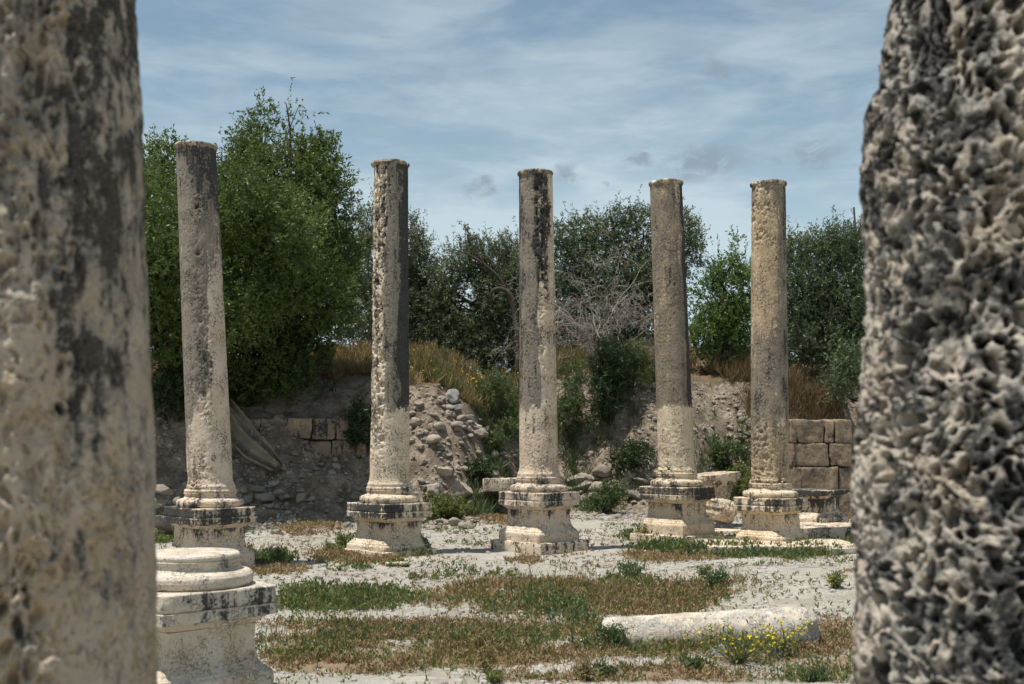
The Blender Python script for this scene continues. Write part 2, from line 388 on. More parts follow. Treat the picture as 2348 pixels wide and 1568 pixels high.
L_DRY = leaf_mat('dry_brown_weeds', (.20, .13, .068), (.36, .255, .14), (.47, .38, .23), .15, .8)
L_STRAW = leaf_mat('golden_dry_grass', (.17, .115, .055), (.33, .245, .12), (.46, .39, .23), .2, .8)
L_RUST = leaf_mat('rusty_dry_stalks', (.11, .07, .04), (.23, .155, .085), (.33, .24, .14), .15, .8)
def plain_mat(name, col, rough=.8, var=.3, sc_=6):
    m, t, b, _ = newmat(name); p = pos(t); n = t.noise(p, sc_, 5, .6)
    t.put(b.inputs['Base Color'], t.mix(n, tuple(x * (1 - var) for x in col), tuple(x * (1 + var) for x in col)))
    b.inputs['Roughness'].default_value = rough; t.put(b.inputs['Normal'], t.bump(n, .4, .02)); return m
M_BARK = plain_mat('dark_bark', (.07, .055, .042), .9, .4, 14)
M_DEADWOOD = plain_mat('grey_dead_twigs', (.29, .255, .215), .9, .35, 8)
M_PETAL = plain_mat('yellow_petals', (.72, .56, .03), .6, .1)
M_STEM = plain_mat('weed_stems', (.13, .15, .06), .8, .3)
M_SHEET = plain_mat('dusty_brown_sheet', (.26, .215, .17), .75, .25, 5)
M_METAL = plain_mat('rusty_pole', (.10, .09, .085), .6, .3)
M_BIRD = plain_mat('dark_feathers', (.05, .045, .04), .8, .2)


# ------------------------------------------------------------------ stone building blocks
def displaced_shaft(zs, theta, cx0, cx1, cy, z0, z1, rb, rt, seed, marks, pit, offs=None, loc=(0, 0, 0), ends=True, lump=None):
    """zs: world heights of the rows; theta: angles, 0 faces the camera side, + to the right"""
    nz, nt = len(zs), len(theta); Z, T = np.meshgrid(zs, theta, indexing='ij'); z = Z.ravel(); th = T.ravel()
    t = (z - z0) / (z1 - z0); R0 = rb + (rt - rb) * np.clip(t, 0, 1) ** 1.15
    if ends:
        zz = z - z0
        R0 = R0 + rb * (.11 * (zz < .055) + .11 * np.where(zz >= .055, np.exp(-(zz - .055) / .045), 0))
    ax = cx0 + (cx1 - cx0) * t
    p = np.stack([ax + R0 * np.sin(th), cy - R0 * np.cos(th), z], -1)
    jit = (fbm(p * np.array([6, 6, 2.2]), 4, seed + 60) - .5) * .6 * (np.cos(th) > 0)
    A = marks(np.sin(th) + (0 if not ends else jit), np.cos(th), t, z, p)
    er = A.pop('erode')
    q = p + (np.stack([fbm(p * 9, 2, seed + 50), fbm(p * 9, 2, seed + 51), fbm(p * 9, 2, seed + 52)], -1) - .5) * .12
    q = q + (np.stack([fbm(p * 40, 2, seed + 53), fbm(p * 40, 2, seed + 54), fbm(p * 40, 2, seed + 55)], -1) - .5) * .018
    r = R0 + (fbm(p * 7, 4, seed + 4) - .5) * .012
    last = 0
    for k, (sc_, dep, ra, rb_, thr, zst) in enumerate(pit):
        F1, F2, ID = worley(q * np.array([sc_, sc_, sc_ * zst]), seed + 7 * k)
        cup = (1 - ss(ra, rb_, F1)) * ss(thr, thr + .12, ID) * (.45 + .55 * ID); last = cup
        r = r - er * dep * cup
    r = r - er * .03 * (fbm(p * 4.5, 3, seed + 3) + .1) - (1 - er) * .010 * last * (fbm(p * 3, 2, seed + 8) > .5) + (fbm(p * 45, 3, seed + 5) - .5) * (.004 + .012 * er)
    if lump: r = r + er * lump[0] * (fbm(p * np.array([lump[1], lump[1], lump[1] * lump[2]]), 4, seed + 33) - .5) - er * lump[3] * np.abs(fbm(p * lump[4], 4, seed + 37) - .5)
    if 'chip' in A: r = r - A.pop('chip')
    if offs is not None: r = r + offs(np.sin(th), np.cos(th), z)
    V = np.stack([ax + r * np.sin(th), cy - r * np.cos(th), z], -1) - np.array(loc)
    F = [grid_faces(nz, nt)]
    n = len(V); V = np.vstack([V, [[cx1 - loc[0], cy - loc[1], zs[-1] - loc[2] + .004], [cx0 - loc[0], cy - loc[1], zs[0] - loc[2]]]])
    k = np.arange(nt); k2 = (k + 1) % nt
    F.append(np.stack([(nz - 1) * nt + k, (nz - 1) * nt + k2, np.full(nt, n)], -1)); F.append(np.stack([k2, k, np.full(nt, n + 1)], -1))
    at = {a: np.concatenate([np.broadcast_to(v, n), [0.3, 0.3]]) for a, v in A.items()}
    return V, F, at
def resample(prof, step):
    out = [prof[0]]
    for a, b in zip(prof[:-1], prof[1:]):
        L = math.hypot(b[0] - a[0], b[1] - a[1]); n = max(1, int(math.ceil(L / step)))
        out += [(a[0] + (b[0] - a[0]) * i / n, a[1] + (b[1] - a[1]) * i / n) for i in range(1, n + 1)]
    return out
def lathe(prof, nt, step, seed, rough, world_off, darkf, chips=0.0):
    pr = [(0.001, prof[0][1])] + resample(prof, step) + [(0.001, prof[-1][1])]
    th = np.linspace(0, 2 * math.pi, nt, endpoint=False); r = np.array([a for a, _ in pr]); z = np.array([b for _, b in pr])
    V = np.stack([np.outer(r, np.sin(th)).ravel(), np.outer(r, -np.cos(th)).ravel(), np.repeat(z, nt)], -1)
    pw = V + np.array(world_off); rr = np.repeat(r, nt)
    k = 1 + ((fbm(pw * 8, 4, seed) - .5) * rough * 2 - chips * np.clip(fbm(pw * 5, 3, seed + 6) - .56, 0, 1) * 3) / np.maximum(rr, .05) * (rr > .05)
    V[:, 0] *= k; V[:, 1] *= k; V[:, 2] += (fbm(pw * 6, 3, seed + 2) - .5) * rough * .8
    return V, [grid_faces(len(pr), nt)], darkf(V, pw)
def sq_stack(prof, ns, step, seed, rough, chips, rot, world_off, darkf, taper=None):
    """square moulded block: prof = [(half width, z), ...]"""
    pr = [(.002, prof[0][1])] + resample(prof, step) + [(.002, prof[-1][1])]
    u = np.linspace(-1, 1, ns, endpoint=False)
    sq = np.concatenate([np.stack([u, -np.ones(ns)], -1), np.stack([np.ones(ns), u], -1), np.stack([-u, np.ones(ns)], -1), np.stack([-np.ones(ns), -u], -1)])
    h = np.array([a for a, _ in pr]); z = np.array([b for _, b in pr]); n = len(sq)
    x = np.outer(h, sq[:, 0]).ravel(); y = np.outer(h, sq[:, 1]).ravel(); zz = np.repeat(z, n)
    c, s = math.cos(rot), math.sin(rot)
    V = np.stack([c * x - s * y, s * x + c * y, zz], -1); pw = V + np.array(world_off)
    hh = np.repeat(h, n); corner = np.tile(np.minimum(np.abs(sq[:, 0]), np.abs(sq[:, 1])), len(h))
    big = np.clip(fbm(pw * 3.3, 3, seed + 6) - .52, 0, 1)
    k = (fbm(pw * 10, 4, seed) - .5) * rough * 2 - chips * (big * 1.2 + ss(.8, 1, corner) * (fbm(pw * 7, 3, seed + 9) * .5) + ss(.93, 1, corner) * .12)
    F1, F2, ID = worley(pw * 22, seed + 3); k = k - rough * 1.2 * (1 - ss(.1, .5, F1)) * (ID > .6)
    k = 1 + k / np.maximum(hh, .05) * (hh > .05)
    cx, cy = 0, 0
    V[:, 0] *= k; V[:, 1] *= k; V[:, 2] += (fbm(pw * 5, 3, seed + 2) - .5) * rough * .6
    return V, [grid_faces(len(pr), n)], darkf(V, pw)

PED = {'foot': [(.505, -.12), (.505, .160), (.492, .180), (.478, .186), (.476, .200), (.455, .215), (.412, .275), (.405, .285)],
       'die': [(.40, .28), (.398, .30), (.385, .34), (.38, .40), (.382, .52), (.39, .545)],
       'cap': [(.385, .54), (.39, .55), (.412, .56), (.418, .575), (.470, .612), (.512, .618), (.514, .700), (.508, .706)],
       'plinth': [(.502, .709), (.508, .716), (.508, .835), (.500, .843)]}
BASE = [(.45, .838), (.465, .845), (.487, .87), (.492, .90), (.487, .93), (.465, .955), (.44, .962), (.415, .966), (.39, .975), (.375, .995), (.372, 1.02), (.375, 1.03), (.385, 1.035), (.388, 1.05), (.378, 1.056), (.382, 1.062), (.386, 1.08), (.376, 1.098), (.36, 1.104)]
ROT = rad(44.5)
def pedestal(root, w0, s, seed, dk, mat, ns=26, step=.026, rough=.0055, chips=.036, parts=('foot', 'die', 'cap', 'plinth'), base=True, nt=72, rot=ROT):
    def col(zone):
        def f(V, pw):
            z = V[:, 2] / s; a = np.arctan2(V[:, 0], -V[:, 1]); n = fbm(pw * np.array([6, 6, 1.2]), 3, seed + 70); n2 = fbm(pw * 2.5, 2, seed + 71)
            up = np.zeros(len(V))
            if zone == 'cap': d = .46 + (n2 - .5) * 1.6 - .5 * (z < .6) - .25 * (z > .69)
            elif zone == 'plinth': d = .56 + (n2 - .5) * 1.5 - .25 * (z > .83)
            elif zone == 'die': d = .35 * ss(.35, .54, z) + (n - .5) * 1.5 * ss(.3, .5, z) - .08
            elif zone == 'foot': d = -.25 + (n2 - .5) * .5
            else: d = .22 + (n2 - .5) * 1.4
            d = d + dk
            top_ = np.zeros(len(V))
            return {'dark': np.clip(d, -.4, 1.0), 'grey': np.clip(d * .9 + .16, -.3, .9), 'gold': np.clip(.12 - d * .2 + (n2 - .5) * .6, 0, 1)}
        return f
    def sc_(pr): return [(a * s, b * s) for a, b in pr]
    made = {}
    for k in parts:
        V, F, A = sq_stack(sc_(PED[k]), ns, step, seed + 5, rough, chips * (.35 if k == 'die' else 1), rot, w0, col(k))
        made[k] = mesh(k, V, F, True, 42, vattr=A)
    par = link('pedestal', made['die'], mat, root)
    if 'foot' in made: link('foot_moulding', made['foot'], mat, par)
    if 'cap' in made: link('cap', made['cap'], mat, par)
    if 'plinth' in made: link('plinth', made['plinth'], mat, root)
    if base:
        V, F, A = lathe(sc_(BASE), nt, step * .55, seed + 15, rough * .8, w0, col('base'), chips * .25)
        link('moulded_base', mesh('moulded_base', V, F, True, 50, vattr=A), mat, root)
    return par

def nzf(p, sx, sz, seed): return fbm(p * np.array([sx, sx, sz]), 4, seed) - .5
def yd_of(t, yt, yb): return yt + (1 - t) * (yb - yt)

# the five standing columns: forward distance, bottom (x, y), top (x, y), widths, foot height
def marks1(s, c, t, z, p):
    y = yd_of(t, 335, 1115); n = nzf(p, 3.5, 1.2, 101); m = nzf(p, 9, 6, 102)
    er = bell(.12 + n * .5, .22, s) * ss(985, 900, y) * ss(410, 470, y) * ss(-.2, .1, n + m * .6 + .05)
    er = np.maximum(er, ss(1075, 1095, y) * ss(.1, -.2, s) * .8)
    er = np.maximum(er, .8 * bell(.05, .12, s) * bell(1045, 30, y))
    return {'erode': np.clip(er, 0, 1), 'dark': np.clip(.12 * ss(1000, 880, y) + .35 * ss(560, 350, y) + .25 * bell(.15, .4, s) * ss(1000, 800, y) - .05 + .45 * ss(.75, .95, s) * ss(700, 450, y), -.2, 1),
            'grey': np.clip(1.15 * ss(1000, 860, y + n * 160) * ss(.55, -.05, s + n * .5) + .95 * ss(700, 430, y + n * 150) + .35 * ss(.0, -.7, s) + .08, 0, 1), 'gold': np.clip(.2 + n, 0, 1) * .6}
def marks2(s, c, t, z, p):
    y = yd_of(t, 374, 1108); n = nzf(p, 4, 1.0, 111); m = nzf(p, 14, 12, 112)
    er = ss(-.12, -.32, s + n * .35) * ss(1090, 880, y + n * 80) + .35 * ss(.3, 0, s) * ss(450, 390, y)
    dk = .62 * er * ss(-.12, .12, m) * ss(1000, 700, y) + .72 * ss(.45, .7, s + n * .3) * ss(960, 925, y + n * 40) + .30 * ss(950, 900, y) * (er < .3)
    return {'erode': np.clip(er, 0, 1), 'dark': dk, 'grey': np.clip(.95 * ss(960, 900, y + n * 60) * (1 - er) + .35 * ss(-.2, -.6, s) * ss(1060, 950, y) + .1, 0, 1), 'gold': np.clip(.25 + n, 0, 1) * .5}
def marks3(s, c, t, z, p):
    y = yd_of(t, 396, 1083); n = nzf(p, 4, 1.0, 121); m = nzf(p, 12, 9, 122)
    er = ss(-.12, .08, s + n * .3) * ss(.98, .72, s + n * .25) * ss(760, 690, y + n * 60)
    er = np.maximum(er, bell(.35, .10, s) * ss(930, 860, y) * ss(760, 800, y) * .7)
    ch = .045 * ss(.0, .2, s) * ss(758, 766, y + m * 14) * ss(800, 784, y + m * 14)
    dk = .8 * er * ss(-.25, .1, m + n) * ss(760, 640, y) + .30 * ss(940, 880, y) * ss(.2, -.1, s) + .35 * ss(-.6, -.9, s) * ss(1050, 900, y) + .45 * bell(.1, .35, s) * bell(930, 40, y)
    return {'erode': np.clip(er, 0, 1), 'chip': ch, 'dark': dk - .55 * ss(760, 766, y) * ss(.1, .3, s) * ss(820, 800, y), 'grey': np.clip(1.05 * ss(960, 900, y + n * 80) * ss(.3, -.05, s + n * .3) + .55 * ss(600, 500, y) * ss(.9, .7, s) + .08, 0, 1), 'gold': np.clip(.3 + n, 0, 1) * .6}
def marks4(s, c, t, z, p):
    y = yd_of(t, 418, 1085); n = nzf(p, 4, .8, 131); up = ss(945, 925, y + n * 20)
    er = .8 * ss(1065, 1080, y + n * 20) * ss(.55, .2, s)
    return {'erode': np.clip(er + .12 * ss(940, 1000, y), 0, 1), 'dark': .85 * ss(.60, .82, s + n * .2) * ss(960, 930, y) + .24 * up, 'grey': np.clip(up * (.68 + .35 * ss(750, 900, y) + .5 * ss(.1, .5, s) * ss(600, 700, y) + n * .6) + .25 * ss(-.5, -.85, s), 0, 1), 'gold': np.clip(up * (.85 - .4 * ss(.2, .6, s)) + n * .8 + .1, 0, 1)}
def marks5(s, c, t, z, p):
    y = yd_of(t, 420, 1112); n = nzf(p, 4, .9, 141)
    er = .30 * ss(.1, -.3, s) * ss(620, 540, y) + .45 * ss(960, 1000, y + n * 60) + .6 * ss(1085, 1100, y)
    ch = .035 * bell(.12, .09, s) * bell(752, 7, y) + .03 * bell(.2, .09, s) * bell(773, 6, y)
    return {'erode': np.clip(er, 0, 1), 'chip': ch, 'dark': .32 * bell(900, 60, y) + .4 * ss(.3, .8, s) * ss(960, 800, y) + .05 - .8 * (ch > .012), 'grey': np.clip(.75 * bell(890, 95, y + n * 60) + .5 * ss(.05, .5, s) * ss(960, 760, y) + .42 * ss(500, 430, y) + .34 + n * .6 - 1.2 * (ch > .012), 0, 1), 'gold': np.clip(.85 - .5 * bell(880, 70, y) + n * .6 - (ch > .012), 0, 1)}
COLS = [
    (16.5, (483, 1115), (449, 335), 100, 90, .035, marks1, M_PINK, .05, 'weathered stone column leaning left in front of the tall green tree, leftmost of the five distant columns'),
    (18.3, (893, 1108), (895, 374), 90, 82, .0, marks2, M_SHAFT, .05, 'stone column whose whole left side is deeply pitted white and black, its right edge stained black'),
    (19.0, (1235, 1083), (1228, 396), 88, 78, .145, marks3, M_PINK, .08, 'stone column with a black eroded band down its upper right side and a pale chip at mid height'),
    (20.6, (1551, 1085), (1526, 418), 82, 74, .17, marks4, M_GOLD, .08, 'tan stone column with a black stained right edge above a clean pale foot'),
    (20.0, (1765, 1112), (1761, 420), 86, 78, .0, marks5, M_GOLD, -.12, 'golden stone column with two small pale chips, rightmost of the distant columns'),
]
for i, (Y, b0, t0, wb, wt, z0, mk_, mat, dk, lab) in enumerate(COLS):
    pb, pt = P(*b0, Y), P(*t0, Y); rb, rt = wb * px2m(Y) / 2, wt * px2m(Y) / 2; s = rb / .325
    root = thing('stone_column', lab, 'column', (pb.x, Y, z0), group='standing columns of the ruined forum')
    hs = s if s > .95 else 1.0
    pedestal(root, (pb.x, Y, z0), 1.0, 200 + i * 20, dk, mat, chips=(.06, .035, .045, .03, .12)[i])
    zb = z0 + 1.094; zt = pt.z
    zs = np.unique(np.concatenate([np.arange(zb, zb + .2, .008), np.arange(zb + .2, zt - .055, .016), [zt - .055]]))
    th = np.linspace(-math.pi, math.pi, 150, endpoint=False)
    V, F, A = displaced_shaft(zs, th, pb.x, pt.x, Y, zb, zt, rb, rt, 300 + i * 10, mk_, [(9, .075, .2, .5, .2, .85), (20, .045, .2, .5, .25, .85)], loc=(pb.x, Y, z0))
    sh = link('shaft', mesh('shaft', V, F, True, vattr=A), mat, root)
    rim = [(rt * .9, zt - .075), (rt * 1.0, zt - .07), (rt * 1.09, zt - .045), (rt * 1.1, zt - .02), (rt * 1.07, zt), (rt * .8, zt + .004)]
    V, F, A = lathe([(a, b - z0) for a, b in rim], 90, .014, 340 + i, .012, (pb.x, Y, z0),
                    lambda V, pw: {'dark': .3 + (fbm(pw * 7, 3, 9) - .5) * 1.4, 'grey': np.full(len(V), .6), 'gold': np.full(len(V), .5)}, .06)
    V[:, 0] += pt.x - pb.x
    link('top_rim', mesh('top_rim', V, F, True, 60, vattr=A), mat, sh)

# ------------------------------------------------------------------ the two columns close to the camera
def fore_theta(step):
    a = np.arange(-rad(112), rad(112), step); b = np.arange(rad(112), math.pi * 2 - rad(112), .09)
    return np.concatenate([a, b])
def fore_rows(z0, z1):
    return np.unique(np.concatenate([np.arange(z0, 1.02, .03), np.arange(1.02, 3.1, .0034), np.arange(3.1, z1, .03)]))
def marksL(s, c, t, z, p):
    n = nzf(p, 5, 1.6, 151); m = nzf(p, 22, 10, 152); k = nzf(p, 45, 30, 153); up = ss(1.75, 2.35, z + n * 1.1)
    er = np.clip(.75 + .3 * up + n * 1.2, .3, 1) * (1 - .8 * ss(.45, .85, s))
    return {'erode': er, 'dark': np.clip(.24 * up + .34 * ss(.3, .75, s + n * .5) * (.1 + .9 * up) + m * 1.3 + k * 1.0 - .02 + .12 * ss(2.5, 2.9, z), -.3, 1), 'grey': np.clip(.45 * up + .16 + m * 1.2 + k * .7 + .14 * ss(.5, .9, s), 0, 1), 'gold': np.clip(.4 + n * 1.6 + k, 0, 1) * (1 - up * .7)}
def marksR(s, c, t, z, p):
    n = nzf(p, 4, 3, 161); m = nzf(p, 15, 13, 162); k = nzf(p, 34, 34, 163); v = nzf(p, 2.2, 1.8, 164)
    pale = .5 * ss(.02, .22, n + .3 * bell(.3, .5, s) * bell(2.2, .5, z))
    return {'erode': np.clip(.85 + n * .5, .5, 1), 'dark': np.clip(.42 + m * 1.2 + k * 2.6 + v * .5 - pale * .7, -.4, 1), 'grey': np.clip(.52 + m * 1.2 + k * .9 + v - pale * .6, 0, 1), 'gold': np.clip(.25 + n, 0, 1) * .5}
LY, RY = 2.6, 2.7
Ledge = [(0, 312), (200, 322), (330, 329), (600, 334), (900, 343), (1100, 350), (1568, 356)]
Redge = [(0, 2055), (60, 2035), (180, 2020), (240, 1995), (300, 1990), (420, 1983), (520, 1985), (600, 1993), (700, 2000), (760, 1995), (850, 1990), (920, 1985), (1000, 1978), (1100, 1970), (1568, 1970)]
def edge_table(E, Y): q = [P(x, y, Y) for y, x in E]; return np.array([v.z for v in q][::-1]), np.array([v.x for v in q][::-1])
for side in ('a', 'b'):
    Y, E, mk_, sgn = (LY, Ledge, marksL, 1) if side == 'a' else (RY, Redge, marksR, -1)
    ez, ex = edge_table(E, Y); r0 = .33; cx = ex[0] - sgn * r0
    lab = ('blurred pale stone column filling the left edge of the view, smoother and less pitted' if side == 'a' else
           'dark honeycomb-pitted stone column filling the right edge of the view')
    zg = gz(cx, Y); root = thing('stone_column', lab, 'column', (cx, Y, zg), group='stone columns beside the viewpoint')
    pedestal(root, (cx, Y, zg), 1.0, 400 + 30 * (sgn + 1), .1, M_FORE, ns=16, step=.05)
    off = lambda s, c, z, ez=ez, ex=ex, cx=cx, sgn=sgn: (sgn * (np.interp(z, ez, ex) - cx) - r0) * ss(-.3, .8, sgn * s) * np.where(z > ez[-1], np.exp(-(z - ez[-1]) * .3), 1) + (.022 if sgn < 0 else -.006)
    zs = fore_rows(zg + 1.094, zg + 6.5); th = fore_theta(.0102)
    V, F, A = displaced_shaft(zs, th, cx, cx, Y, zs[0], zs[-1], r0, r0 * (.97), 500 + 40 * sgn, mk_, ([(10, .030, .05, .65, .35, .5), (22, .042, .12, .52, .3, .55), (38, .028, .15, .5, .3, .65), (64, .012, .15, .5, .3, .8)] if side == 'a' else [(5, .04, .1, .6, .5, .9), (18, .060, .24, .44, .35, .9), (29, .060, .22, .44, .15, 1.0), (48, .032, .22, .46, .2, 1.0)]), off, (cx, Y, zg), ends=False, lump=((.055, 24, .45, .03, 9) if side == 'a' else (.022, 13, .9, .04, 7)))
    link('shaft', mesh('shaft', V, F, True, vattr=A), M_FORE if side == 'a' else M_CRAG, root)

# ------------------------------------------------------------------ pedestals without a column
nx = P(440, 1250, 9.0)
npx = thing('column_base', 'bleached column base on a moulded square pedestal with nothing on top, nearest on the left', 'column base', (nx.x, 9.0, -.155))
pedestal(npx, (nx.x, 9.0, -.155), 1.0, 470, -.26, M_WHITE, ns=64, step=.013, rough=.006, chips=.055, nt=160)
sp = P(1864, 1160, 22.6)
stub = thing('bare_pedestal', 'dark stained low pedestal with a flat bare top behind the rightmost distant column', 'pedestal', (sp.x, 22.6, .16))
pedestal(stub, (sp.x, 22.6, .16), 1.0, 490, .52, M_SHAFT, parts=('foot', 'die', 'cap'), base=False)

# ------------------------------------------------------------------ blocks and slabs
def block_mesh(name, sx, sy, sz, seed, rough=.012, rnd=.025, cut=.05, chip=.0):
    def axis(L): n = max(3, int(L / cut)); return np.linspace(-L / 2, L / 2, n + 1)
    ax = [axis(sx), axis(sy), axis(sz)]; Vs, Fs, o = [], [], 0
    for d in range(3):
        a, b = [(1, 2), (2, 0), (0, 1)][d]
        for sg in (-1, 1):
            A_, B_ = np.meshgrid(ax[a], ax[b], indexing='ij'); q = np.zeros((A_.size, 3)); q[:, a] = A_.ravel(); q[:, b] = B_.ravel(); q[:, d] = sg * (sx, sy, sz)[d] / 2
            f = grid_faces(len(ax[a]), len(ax[b]), False) + o
            Fs.append(f if sg > 0 else f[:, ::-1]); Vs.append(q); o += len(q)
    V = np.vstack(Vs); hs = np.array([sx, sy, sz]) / 2; r = min(rnd, hs.min() * .8)
    inner = np.clip(V, -(hs - r), hs - r); d = V - inner; L = np.linalg.norm(d, axis=1, keepdims=True)
    V = inner + d / np.maximum(L, 1e-6) * np.minimum(L, r)
    nrm = V / hs; pw = V + seed * 3.7
    off = np.stack([fbm(pw * 3.5, 4, seed + k) - .5 for k in range(3)], -1) * rough * 2 + np.stack([fbm(pw * 14, 3, seed + 5 + k) - .5 for k in range(3)], -1) * rough
    V = V + off - nrm * chip * np.clip(fbm(pw * 2.2, 3, seed + 11) - .5, 0, 1)[:, None] * 2
    nn = fbm(pw * 2.5, 3, seed + 20) - .5
    return V, Fs, nn
def weld(me):
    bm = bmesh.new(); bm.from_mesh(me); bmesh.ops.remove_doubles(bm, verts=bm.verts, dist=1e-5); bm.to_mesh(me); bm.free(); return me
def block(name, size, loc, rot, seed, mat, dk=.1, parent=None, gold=.2, grey=.3, **kw):
    V, F, nn = block_mesh(name, *size, seed, **kw)
    me = weld(mesh(name, V, F, True, vattr={'dark': dk + nn * 1.3, 'grey': grey + nn, 'gold': gold - nn})); me.set_sharp_from_angle(angle=rad(45))
    o = link(name, me, mat, parent); o.location = loc; o.rotation_euler = rot
    return o
def slab(dx, dy, Y, size, rz, seed, lab, mat=M_SHAFT, name='foundation_slab', cat='slab', dk=.05, tilt=(0, 0), **kw):
    p = P(dx, dy, Y); return tag(block(name, size, (p.x, Y, p.z - size[2] / 2), (tilt[0], tilt[1], rz), seed, mat, dk, **kw), lab, cat)
R45 = rad(44.5)
slab(1237, 1236, 19.0, (1.20, 1.20, .26), R45, 1, 'square stone slab under the pedestal with the chipped column', dk=.3)
slab(893, 1256, 18.3, (1.12, 1.12, .14), R45, 2, 'thin stone slab sunk in weeds under the pedestal of the pitted column', dk=.1)
slab(1552, 1221, 20.6, (1.30, 1.22, .3), R45, 3, 'stone slab under the pedestal of the tan column with the clean foot', dk=-.1)
slab(1690, 1213, 22.0, (1.9, .9, .26), rad(-4), 4, 'long pale kerb slab behind and between the two right columns', dk=.25)
slab(1668, 1248, 19.4, (1.5, .75, .16), rad(3), 5, 'low flat pale slab at ground level between the two right columns', dk=-.2)
slab(1780, 1243, 19.2, (2.6, 1.5, .2), rad(1), 6, 'broad low slab under the rightmost distant column', dk=-.15)
slab(1925, 1203, 21.4, (2.6, 1.5, .34), rad(-2), 7, 'thick dark-fronted step slab below the bare stained pedestal', dk=.4)
slab(1945, 1252, 18.6, (.9, .6, .14), rad(12), 8, 'flat broken paving slab by the weeds at the far right', dk=-.2, mat=M_WHITE)
def fragment(dx, dy, Y, prof, rz, tilt, seed, lab, dk, sc_=1.0):
    p = P(dx, dy, Y); prof = [(a_ * sc_, b_ * sc_) for a_, b_ in prof]
    V, F, A = sq_stack(prof, 26, .025, seed, .016, .22, rz, (p.x, Y, p.z), lambda V, pw: {'dark': dk + (fbm(pw * 3, 3, seed) - .5) * 1.4, 'grey': .3 + fbm(pw * 4, 3, seed + 1) - .5, 'gold': np.full(len(V), .3)})
    o = link('carved_block', mesh('carved_block', V, F, True, 42, vattr=A), M_SHAFT); o.location = p; o.rotation_euler = (tilt[0], tilt[1], 0)
    return tag(o, lab, 'block')
fragment(1640, 1146, 23.4, [(.22, 0), (.26, .12), (.30, .26), (.40, .40), (.43, .44), (.43, .56)], rad(25), (rad(2), rad(-5)), 9, 'flaring chipped block with a flat top behind the tan column', .1)
fragment(1642, 1194, 22.4, [(.25, 0), (.31, .08), (.33, .20), (.36, .22), (.36, .34), (.30, .42)], rad(-14), (rad(-10), rad(14)), 10, 'broken moulded block on the ground right of the tan column', -.1)
slab(1155, 1096, 26.0, (1.0, .55, .3), rad(8), 11, 'flat grey slab lying on the rubble left of the chipped column', name='stone_slab', cat='slab', mat=M_SHAFT, dk=.05, chip=.06, rough=.02)
slab(910, 1288, 16.6, (.34, .2, .05), rad(5), 12, 'small flat stone tilted in the dry weeds before the pitted column', name='flat_stone', cat='stone', dk=-.1)

# ashlar walls: each dressed block is a part of its wall
rg0 = random.Random(5)
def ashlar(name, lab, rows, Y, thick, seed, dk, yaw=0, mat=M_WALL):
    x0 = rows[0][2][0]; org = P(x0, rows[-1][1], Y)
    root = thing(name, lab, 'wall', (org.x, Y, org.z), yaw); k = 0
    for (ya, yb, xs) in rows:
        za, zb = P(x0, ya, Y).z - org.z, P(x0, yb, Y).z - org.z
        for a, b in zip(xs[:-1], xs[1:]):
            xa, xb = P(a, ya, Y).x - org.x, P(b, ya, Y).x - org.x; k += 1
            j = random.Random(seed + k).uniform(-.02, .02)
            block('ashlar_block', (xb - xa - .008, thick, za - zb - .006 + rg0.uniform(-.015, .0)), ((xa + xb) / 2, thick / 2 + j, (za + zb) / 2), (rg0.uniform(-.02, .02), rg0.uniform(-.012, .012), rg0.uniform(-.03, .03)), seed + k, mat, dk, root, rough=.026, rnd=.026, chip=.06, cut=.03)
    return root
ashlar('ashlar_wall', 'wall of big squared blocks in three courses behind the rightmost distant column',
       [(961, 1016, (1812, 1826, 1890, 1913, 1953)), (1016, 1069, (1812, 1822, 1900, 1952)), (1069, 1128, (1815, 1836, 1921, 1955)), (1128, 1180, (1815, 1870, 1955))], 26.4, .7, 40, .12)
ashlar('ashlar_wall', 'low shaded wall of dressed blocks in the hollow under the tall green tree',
       [(958, 1008, (556, 598, 660, 716, 770, 812, 842)), (1008, 1052, (556, 608, 648, 690, 760, 842)), (1052, 1100, (556, 640, 720, 842))], 26.6, .6, 60, .42)  # dark stain raised over the whole wall, partly standing in for the hollow's shade

# ------------------------------------------------------------------ fallen shaft
fa, fb = G(1392, 1468), G(1852, 1468); FY = 10.7
pa, pb_ = P(1384, 1463, 11.0), P(1876, 1449, 10.6)
vec = pb_ - pa; Lf = vec.length
ns_, nt_ = 190, 110; ts = np.linspace(0, 1, ns_); th = np.linspace(0, 2 * math.pi, nt_, endpoint=False)
rr = .195 + .055 * ts; rr = rr * np.minimum(1, np.where(ts > .93, 1 - ((ts - .93) / .07) ** 2.5 * .30, 1)) * np.where(ts < .02, .9 + 5 * ts, 1)
T2, TH = np.meshgrid(ts, th, indexing='ij'); RRr = np.repeat(rr, nt_)
V = np.stack([T2.ravel() * Lf, RRr * np.cos(TH.ravel()), RRr * np.sin(TH.ravel())], -1)
F1, _, ID = worley(V * 16, 77); RR2 = RRr - .010 * (1 - ss(.1, .5, F1)) * (ID > .75) + (fbm(V * 6, 4, 78) - .5) * .02 - .05 * np.clip(fbm(V * 2.3, 2, 79) - .55, 0, 1)
brk = ss(.90, .99, V[:, 0] / Lf); RR2 = RR2 - brk * .09 * np.abs(fbm(V * 7, 4, 83) - .35); V[:, 0] = V[:, 0] + brk * (fbm(V * 6, 3, 84) - .6) * .16
V[:, 1] = RR2 * np.cos(TH.ravel()); V[:, 2] = RR2 * np.sin(TH.ravel())
V = np.vstack([V, [[-.01, 0, 0], [Lf + .01, 0, 0]]]); n_ = ns_ * nt_; k = np.arange(nt_); k2 = (k + 1) % nt_
nn = fbm(V * 1.6, 3, 80) - .5; front = ss(.1, -.6, V[:, 1] / .28)
